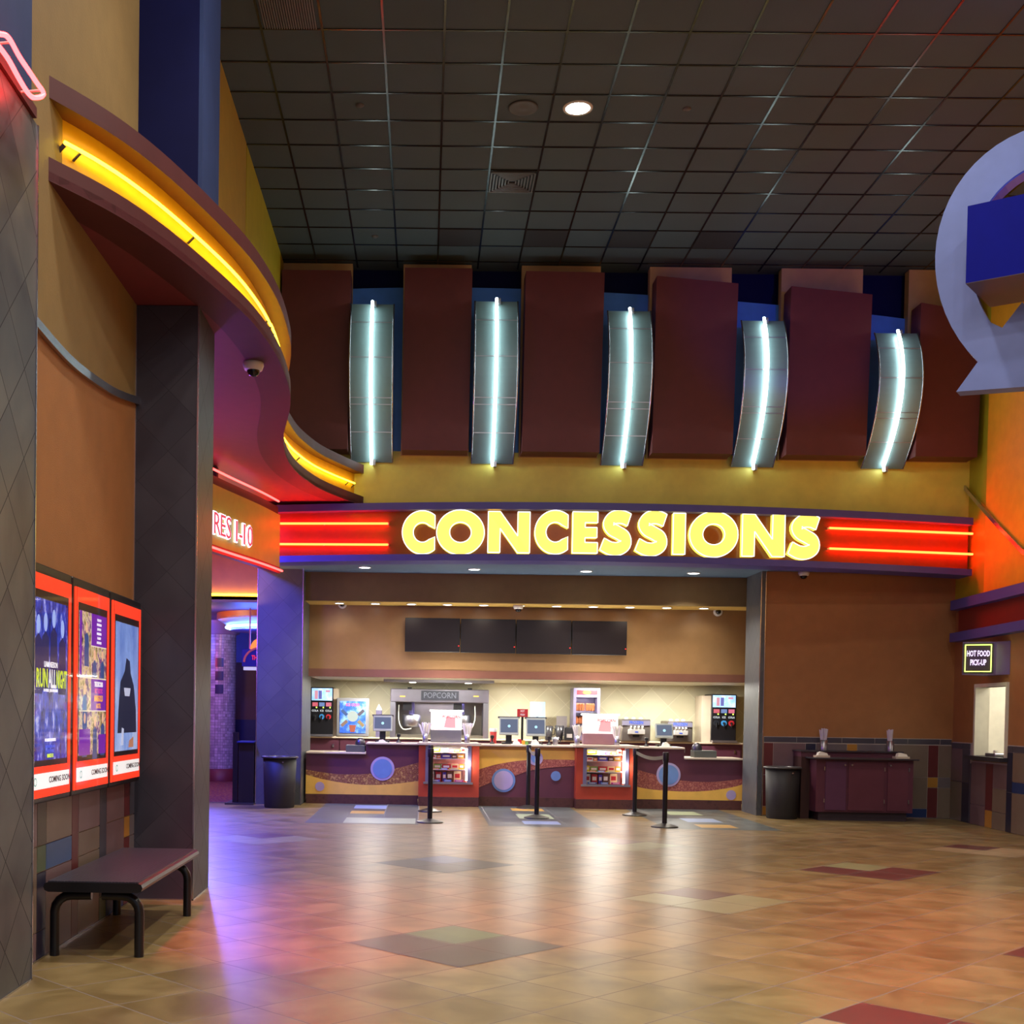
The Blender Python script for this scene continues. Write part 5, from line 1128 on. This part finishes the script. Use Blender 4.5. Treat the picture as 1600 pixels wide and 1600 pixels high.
# hot food pick-up sign
Yh = 17.0
a, b = q(1508, 1054, Yh), q(1554, 1003, Yh)
t = thing('pickup_sign', 'boxy purple sign with neon words HOT FOOD PICK-UP above the wall opening', 'sign', ((a.x + b.x) / 2, Yh, a.z))
c_ = q(1573, 1050, 16.7)
fl_ = [(a.x, Yh + .10), (b.x, Yh - .06), (PRw(16.75) - .005, 16.72), (PRw(17.5) - .005, 17.5)]
MB().prism([(x, y, a.z) for x, y in fl_], (0, 0, b.z - a.z)).build('sign_box', mat('violet_sign_paint', (104, 78, 140), .45), t)
rt_ = Vector((b.x - a.x, -.16, 0)).normalized(); mid = Vector(((a.x + b.x) / 2, Yh + .02, (a.z + b.z) / 2)); W_ = (Vector((b.x, Yh - .06, 0)) - Vector((a.x, Yh + .1, 0))).length; h_ = b.z - a.z
fo = frameM(mid, rt_, (0, 0, 1)); nrm = Vector((fo[0][2], fo[1][2], fo[2][2]))
m = MB(); m.M = fo; m.box(-W_ / 2 + .005, W_ / 2 - .03, -h_ / 2 + .02, h_ / 2 - .02, .001, .006); pp = m.build('face_plate', mat('face_plate_grey', (70, 52, 70), .3), t)
m = MB(); m.M = fo; e1, e2 = W_ / 2 - .035, h_ / 2 - .045; m.tube([(-e1, -e2, .04), (e1 - .03, -e2, .04), (e1 - .03, e2, .04), (-e1, e2, .04)], .0075, 8, closed=True); m.build('neon_border', N_green, t)
for i, tx in enumerate(('HOT FOOD', 'PICK-UP')):
    m = MB(); text(m, tx, .112, fo @ Matrix.Translation((-.013, .062 - .125 * i, .03)), .003, .0015, 0, .50); m.build('neon_lettering', emit('white_violet_neon', (.85, .7, 1.0), 2.4), t)
    m = MB(); text(m, tx, .112, fo @ Matrix.Translation((-.013, .062 - .125 * i, .034)), .003, -.004, 0, .50); m.build('letter_core', emit('plum_core', (.5, .12, .35), .8), t)
# tray of packets on the pick-up sill
x_ = PRw(17.3); t = thing('sauce_basket', 'small basket of packets on the sill of the pick-up opening', 'basket', (x_ + .05, 17.25, wz0)); B(x_ - .04, x_ + .1, 17.1, 17.4, wz0, wz0 + .05, bev=.01).build('basket', M_steel, t)
for k in range(4): B(x_ - .02 + .03 * k, x_ + .0 + .03 * k, 17.13 + .05 * k, 17.19 + .05 * k, wz0 + .05, wz0 + .09).build('packet', M_paper, t)

# big hanging sign, upper right
al = math.radians(35); u_ = Vector((math.cos(al), -math.sin(al), 0)); nv = Vector((math.sin(al), math.cos(al), 0)); p0 = Vector((3.9, 9.0, 4.2))
def hp_(px, py, off=0.): return onplane(px, py, p0 + nv * off, nv)
t = thing('hanging_sign', 'large hanging pale blue ring sign with a royal blue box, at the right edge', 'sign', (4.9, 8.3, 4.0))
oc = [(1680 + 219 * math.cos(math.radians(a)), 408 + 219 * math.sin(math.radians(a))) for a in range(134, 407, 6)]   # clockwise on screen: lower left -> top -> lower right
outer = [(1494, 612)] + [(1528, 565)] + oc[1:-1] + [(1832, 565), (1866, 612)] + [(1866, 585)]
outer = [(1494, 612), (1528, 565)] + oc[1:-1] + [(1832, 565), (1866, 585)]
inner = [(1566, 512)] + [(1680 + 163 * math.cos(math.radians(a)), 408 + 163 * math.sin(math.radians(a))) for a in range(144, 397, 6)] + [(1794, 512), (1763, 472), (1715, 512), (1680, 466), (1640, 512), (1597, 472)]
# plate with a hole: bridge the outer and inner outlines with triangles of a filled curve
cu = bpy.data.curves.new('c', 'CURVE'); cu.dimensions = '2D'; cu.fill_mode = 'BOTH'; cu.extrude = .07
def loc2(p): d = p - p0; return (d.dot(u_), d.z)
for lst in (outer, inner):
    sp = cu.splines.new('POLY'); P2 = [loc2(hp_(*p)) for p in lst]; sp.points.add(len(P2) - 1)
    for i, (x, y) in enumerate(P2): sp.points[i].co = (x, y, 0, 1)
    sp.use_cyclic_u = True
ob = bpy.data.objects.new('c', cu); C.objects.link(ob); dg = bpy.context.evaluated_depsgraph_get(); dg.update(); me = bpy.data.meshes.new_from_object(ob.evaluated_get(dg))
m = MB(); m.add([p0 + u_ * v.co.x + Vector((0, 0, 1)) * v.co.y + nv * (v.co.z + .07) for v in me.vertices], [list(p.vertices) for p in me.polygons], 0)
bpy.data.objects.remove(ob); bpy.data.curves.remove(cu)
m.build('ring_plate', mat('pale_periwinkle_paint', (116, 134, 196), .45), t)
# blue box crossing the ring
o1, o2 = -.35, .25
c1_, c2_ = hp_(1512, 322, o1), hp_(1512, 442, o1); zt2, zb2 = c1_.z, c2_.z
e1 = hp_(1830, 322, o1); e1 = Vector((c1_.x, c1_.y, 0)) + u_ * 2.1
bk = nv * .62
base = [Vector((c1_.x, c1_.y, zb2)), Vector((e1.x, e1.y, zb2)), Vector((e1.x, e1.y, zb2)) + bk, Vector((c1_.x, c1_.y, zb2)) + bk + u_ * .05]
m = MB(); m.prism(base, (0, 0, zt2 - zb2)); m.build('blue_box', mat('royal_blue_paint', (6, 14, 140), .6, spec=.12), t)
m = MB(); m.prism([p + Vector((0, 0, -.004)) + (u_ * .0) for p in base], (0, 0, .0035)); m.build('box_underside', mat('brown_grey_paint', (84, 70, 88), .5), t)
rim = [hp_(*p, off=.0) for p in inner[:45]]
m = MB(); m.strip([p + nv * .005 for p in rim], [p + nv * .139 for p in rim], (0, 0, -.012)); m.build('ring_edge', mat('bright_blue_paint', (24, 60, 210), .4), t)
for s_ in (.7, 1.7):
    pt = Vector((c1_.x, c1_.y, 0)) + u_ * s_ + nv * .42
    MB().tube([(pt.x, pt.y, 5.6), (pt.x, pt.y, CEIL)], .02, 8).build('hanger_rod', M_dsteel, t)

# ================================================================== THEATRE HALLWAY (far left)
# THEATRES 1-10 sign
hs = thing('theatres_sign', 'curved hanging THEATRES 1-10 sign with red neon, behind the slate pillar', 'sign', (-2.6, 15.6, 3.6))
cv = [Vector((x, y, 0)) for x, y in ((-3.5, 12.6), (-3.0, 14.0), (-2.62, 15.5), (-2.33, 16.6), (-2.14, 17.5))]
cv = spline(cv, 6)
z0s, z1s = 3.60, 4.36
MB().strip([p + Vector((0, 0, z0s)) for p in cv], [p + Vector((0, 0, z1s)) for p in cv], (-.12, .02, 0)).build('sign_panel', mat('ochre_sign_paint', (176, 180, 70), .45), hs)
cvt = [p + Vector((.07, 0, 0)) for p in cv]
MB().strip([p + Vector((-.1, 0, z1s - .0)) for p in cvt], [p + Vector((-.1, 0, z1s + .12)) for p in cvt], (-.06, 0, 0)).build('top_trough', M_dark, hs)
MB().strip([p + Vector((-.06, 0, z0s - .09)) for p in cvt], [p + Vector((-.06, 0, z0s)) for p in cvt], (-.1, 0, 0)).build('bottom_trough', mat('perforated_red', (150, 30, 26), .5), hs)
MB().tube([p + Vector((-.02, 0, z1s + .16)) for p in cvt[:-2]], .015, 8).build('neon_tube', N_red, hs)
MB().tube([p + Vector((.0, 0, z0s - .06)) for p in cvt[:-1]], .015, 8).build('neon_tube', N_red, hs)
B(-2.84, -2.72, 15.5, 15.62, z1s + .1, 4.655).build('hanger', M_dark, hs)
# letters follow the curve; the last ones stand clear of the pillar
txt = 'THEATRES 1-10'; spos = {'R': (336, 821), 'E2': (350, 826), 'S2': (361, 830), '1': (374, 832), '-': (379.5, 834), '1b': (384.5, 837), '0': (391.5, 840)}
run = [('R', 335, 820), ('E', 344.5, 823.5), ('S', 353.5, 827), ('1', 366, 832), ('-', 372.5, 834.5), ('1', 378, 837), ('0', 387, 840)]
def oncurve(px, py):
    best = None
    for a, b in zip(cv, cv[1:]):
        n_ = Vector((b.y - a.y, -(b.x - a.x), 0)).normalized(); p = onplane(px, py, a + n_ * .01, n_); s = (Vector((p.x, p.y, 0)) - a).dot(b - a) / (b - a).length_squared
        if -.05 <= s <= 1.05: return p, (b - a).normalized()
    return None, None
nl = 0
for ch, px, py in run:
    p, tdir = oncurve(px, py)
    if p is None: continue
    fr_ = frameM(p + Vector((.02, -.005, 0)), tdir, (0, 0, 1)); wdt = {'1': 1.25, '-': 1.0}.get(ch, .98)
    m = MB(); text(m, ch, .40, fr_, .012, .012, 0, wdt); lo = m.build('letter', emit('violet_white_neon', (.95, .75, 1.0), 1.9), hs)
    m = MB(); text(m, ch, .40, fr_ @ Matrix.Translation((0, 0, .014)), .004, -.003, 0, wdt); m.build('letter_face', emit('letter_red', (.75, .06, .10), 1.0), lo)
pR, tR = oncurve(335, 820); L_ = [(cv[0] - cv[0]).length]
for a, b in zip(cv, cv[1:]): L_.append(L_[-1] + (b - a).length)
sR = min(range(len(cv)), key=lambda k: (Vector((cv[k].x, cv[k].y, 0)) - Vector((pR.x, pR.y, 0))).length); sR = L_[sR] + (Vector((pR.x, pR.y, 0)) - cv[sR]).dot(tR)
for k, ch in enumerate('TAEHT'):
    s_ = sR - .37 * (k + 1)
    for i in range(len(cv) - 1):
        if L_[i] <= s_ <= L_[i + 1]:
            a, b = cv[i], cv[i + 1]; p = a.lerp(b, (s_ - L_[i]) / (L_[i + 1] - L_[i])); fr_ = frameM(Vector((p.x + .02, p.y, pR.z)), (b - a).normalized(), (0, 0, 1))
            m = MB(); text(m, ch, .40, fr_, .012, .012, 0, .98); lo = m.build('letter', emit('violet_white_neon', (.95, .75, 1.0), 1.9), hs)
            m = MB(); text(m, ch, .40, fr_ @ Matrix.Translation((0, 0, .014)), .004, -.003, 0, .98); m.build('letter_face', emit('letter_red', (.75, .06, .10), 1.0), lo)
light('hall_sign_lamp', 'POINT', (-3.1, 16.2, 4.52), 10, (1, .03, .06), .05)
light('violet_fill_lamp', 'POINT', (-3.3, 13.0, 3.2), 130, (.42, .12, 1.0), .3)  # added lamp without a fixture, turns the canopy underside violet
light('hall_sign_lamp', 'POINT', (-3.2, 17.6, 4.4), 14, (1, .16, .02), .1)
light('hall_orange_lamp', 'AREA', (-3.2, 19.0, 3.2), 30, (1, .4, .05), 1.0, (math.radians(180), 0, 0))

# hallway walls
def yz(py, Y, px=365): return q(px, py, Y).z
Yb = 21.0
struct('wall_hall_bulkhead', B(-8, -2.4, Yb, Yb + .15, yz(937, Yb), 4.8), mat('orange_ochre_paint', (206, 130, 44), .5))
nz = yz(930, Yb); t = thing('cove_neon', 'straight yellow neon tube low on the orange hallway bulkhead', 'neon light', (-3.5, Yb - .06, nz)); MB().tube([(-7.5, Yb - .06, nz), (-2.5, Yb - .06, nz)], .02, 8).build('neon_tube', N_yel, t)
for x in (-3.5, -4.5): MB().tube([(x, Yb - .05, nz), (x, Yb, nz)], .008, 6).build('tube_clip', M_steel, t)
struct('ceiling_hall_far', B(-8, -2.4, Yb, 27.2, yz(941, Yb), yz(941, Yb) + .1), mat('plum_ceiling_paint', (70, 50, 90), .5))
struct('ceiling_hall', B(-9, -2.3, 18.5, Yb + .1, 4.7, 4.85), M_soffit)
struct('wall_hall_back', B(-9, 0, 27.0, 27.2, 0, 4.8), mat('hall_violet_paint', (110, 110, 170), .5))
struct('wall_hall_left', B(-7.2, -7.0, 10.1, 27.0, 0, 4.8), M_orange_brown)
struct('wall_left_return', B(-7, -2.31, 9.98, 10.1, 0, 4.66), M_tan)
struct('wall_hall_right', B(-2.75, -2.55, 23.1, 27.0, 0, 4.8), M_tan)
xl, xr = q(368, 1100, 26.6).x, q(420, 1100, 26.6).x
struct('wall_hall_partition', B(xl, -2.4, 26.5, 26.7, 1.32, yz(1035, 26.5)), mat('brown_hall_paint', (100, 62, 50), .6))
struct('wall_hall_dado', B(xl, -2.4, 26.48, 26.7, 0, 1.32), mat('navy_hall_tile', (34, 36, 70), .4))
struct('baseboard_hall', B(-7, -2.4, 26.95, 26.99, 0, .12), M_chrome)
# mosaic column
cxp = q(344, 1200, 25.6); cx_, cy_ = cxp.x, 25.6; rr_ = .31
t = thing('mosaic_column', 'round pale mosaic column with three dark squares in the far hallway', 'column', (cx_, cy_, 0))
tile = diag_tile('mosaic', (150, 140, 160), (190, 184, 200), (110, 104, 124), .06, (0, 0), line=.006, rough=.3, wall=True, nscale=6, cellvar=.25, straight=True)
MB().lathe([(rr_, .28), (rr_, 3.25)], (cx_, cy_), 40).build('shaft', tile, t); MB().lathe([(rr_ + .08, 0), (rr_ + .08, .26), (rr_, .28)], (cx_, cy_), 40).build('base', mat('maroon_base', (110, 40, 50), .5), t)
MB().lathe([(rr_, 3.12), (rr_ + .07, 3.14), (rr_ + .07, 3.3), (rr_ + .14, 3.32), (rr_ + .14, 3.5)], (cx_, cy_), 40).build('capital', mat('lilac_capital', (140, 130, 170), .4), t)
for z in (2.43, 2.15, 1.87):
    a0 = math.radians(-88); pa = []; 
    for k in range(6): a = a0 + (k - 2.5) * .11; pa.append(Vector((cx_ + (rr_ + .004) * math.cos(a), cy_ + (rr_ + .004) * math.sin(a), z)))
    MB().strip(pa, [p + Vector((0, 0, .19)) for p in pa], (0, -.006, 0)).build('dark_tile_square', mat('navy_mosaic', (50, 50, 90), .3), t)
# ring canopy with blue neon
rc = q(425, 975, 23.3); zr = yz(985, 23.0)
t = thing('ring_canopy', 'round hallway canopy edged with a blue neon ring, behind the left counter pillar', 'canopy', (rc.x, 23.3, zr))
R1 = abs(q(336, 955, 23.3).x - rc.x); R2 = abs(q(353, 985, 23.3).x - rc.x); R3 = R2 - .12
MB().lathe([(R1, yz(968, 23.3)), (R1, yz(944, 23.3))], (rc.x, 23.6), 48).build('drum', mat('rust_paint', (140, 66, 44), .5), t)
MB().lathe([(0, yz(977, 23.3)), (R2, yz(977, 23.3)), (R1, yz(967, 23.3)), (R1, yz(966, 23.3))], (rc.x, 23.6), 48, cap=False).build('soffit_ring', mat('pale_blue_ring', (130, 150, 210), .4), t)
MB().lathe([(R2 - .05, yz(984.5, 23.3)), (R2 - .05, yz(980, 23.3)), (R2 - .08, yz(978, 23.3))], (rc.x, 23.6), 48).build('lower_ring', mat('pale_blue_ring', (130, 150, 210), .4), t)
MB().tube([(rc.x + (R2 + .03) * math.cos(a), 23.6 + (R2 + .03) * math.sin(a), yz(979, 23.2)) for a in [2 * math.pi * k / 64 for k in range(64)]], .025, 8, closed=True).build('neon_ring', emit('blue_white_neon', (.25, .45, 1.0), 12), t)
light('hall_blue_lamp', 'POINT', (-3.3, 22.6, 2.9), 75, (.06, .12, 1.0), .25)
light('hall_blue_lamp', 'POINT', (-5.2, 25.0, 2.9), 55, (.08, .14, 1.0), .3)
light('hall_blue_lamp', 'AREA', (-3.9, 17.2, 4.5), 520, (.07, .10, 1.0), .7)
light('warm_fill_lamp', 'POINT', (-4.3, 22.0, 3.3), 110, (1, .6, .35), .2)  # added fill with no such fixture, brightens the carpet
light('red_fill_lamp', 'POINT', (-5.0, 24.2, 2.6), 26, (1, .08, .05), .15)  # added fill, puts red on the left of the mosaic column
# hanging arched sign in the hall
Ys = 22.2
t = thing('arched_hall_sign', 'blue hanging hallway sign with an orange arch and red lit letters, cut by the pillar', 'sign', (q(395, 1030, Ys).x, Ys, yz(1046, Ys)))
a, b = q(378, 1041, Ys), q(440, 1015, Ys)
m = MB(); m.prism([(a.x, Ys, a.z), (b.x, Ys, a.z), (b.x, Ys, b.z), (a.x, Ys, b.z)], (0, .12, 0)); bo = m.build('sign_box', mat('deep_blue_sign', (20, 24, 140), .4), t)
cxx = q(409, 1015, Ys).x; Rr = cxx - q(391, 1015, Ys).x
m = MB(); m.prism([(cxx + Rr * math.cos(v), Ys - .01, b.z + Rr * 1.0 * math.sin(v)) for v in [math.pi * k / 16 for k in range(17)]], (0, .1, 0)); m.build('orange_arch', emit('orange_arch_glow', (1.0, .3, .02), .9, (230, 130, 30)), t)
m = MB(); Rq = cxx - q(380, 1015, Ys).x; m.strip([(cxx + Rq * math.cos(v), Ys - .012, a.z + .08 + (b.z - a.z) * .9 * math.sin(v)) for v in [math.pi * k / 16 for k in range(17)]], [(cxx + (Rq - .04) * math.cos(v), Ys - .012, a.z + .08 + ((b.z - a.z) * .9 - .035) * math.sin(v)) for v in [math.pi * k / 16 for k in range(17)]], (0, .01, 0)); m.build('arch_line', mat('salmon_line', (220, 120, 90), .4), bo)
m = MB(); text(m, 'THEATRES', .12, frameM((cxx + .0, Ys - .014, q(400, 1028, Ys).z), (1, 0, 0), (0, 0, 1)), .002, .001, 0, .66); m.build('lettering', emit('red_led_letters', (1, .03, .04), 1.4), bo)
B(a.x + .03, b.x, Ys - .01, Ys + .1, q(390, 1047, Ys).z, q(390, 1042, Ys).z).build('lit_strip', emit('violet_strip', (.6, .55, .95), .9), t)
x = q(390, 1000, Ys).x; MB().box(x - .012, x + .012, Ys + .03, Ys + .06, b.z, yz(941, Yb)).build('hanger_rod', mat('pink_metal', (190, 110, 140), .4), t)
# ticket stand beside the pillar
t = thing('ticket_stand', 'black ticket podium beside the left counter pillar at the hallway carpet', 'podium', (-2.86, 19.45, 0))
MB().box(-2.98, -2.73, 19.3, 19.75, .03, 1.0).build('cabinet', M_black, t); B(-3.0, -2.72, 19.22, 19.8, 1.0, 1.02).build('top', mat('navy_top', (40, 50, 120), .3), t); B(-3.18, -2.72, 19.2, 19.85, 0, .03).build('foot_plate', M_dsteel, t); B(-3.08, -3.0, 19.34, 19.44, .03, 1.16).build('rear_post', M_blackm, t)
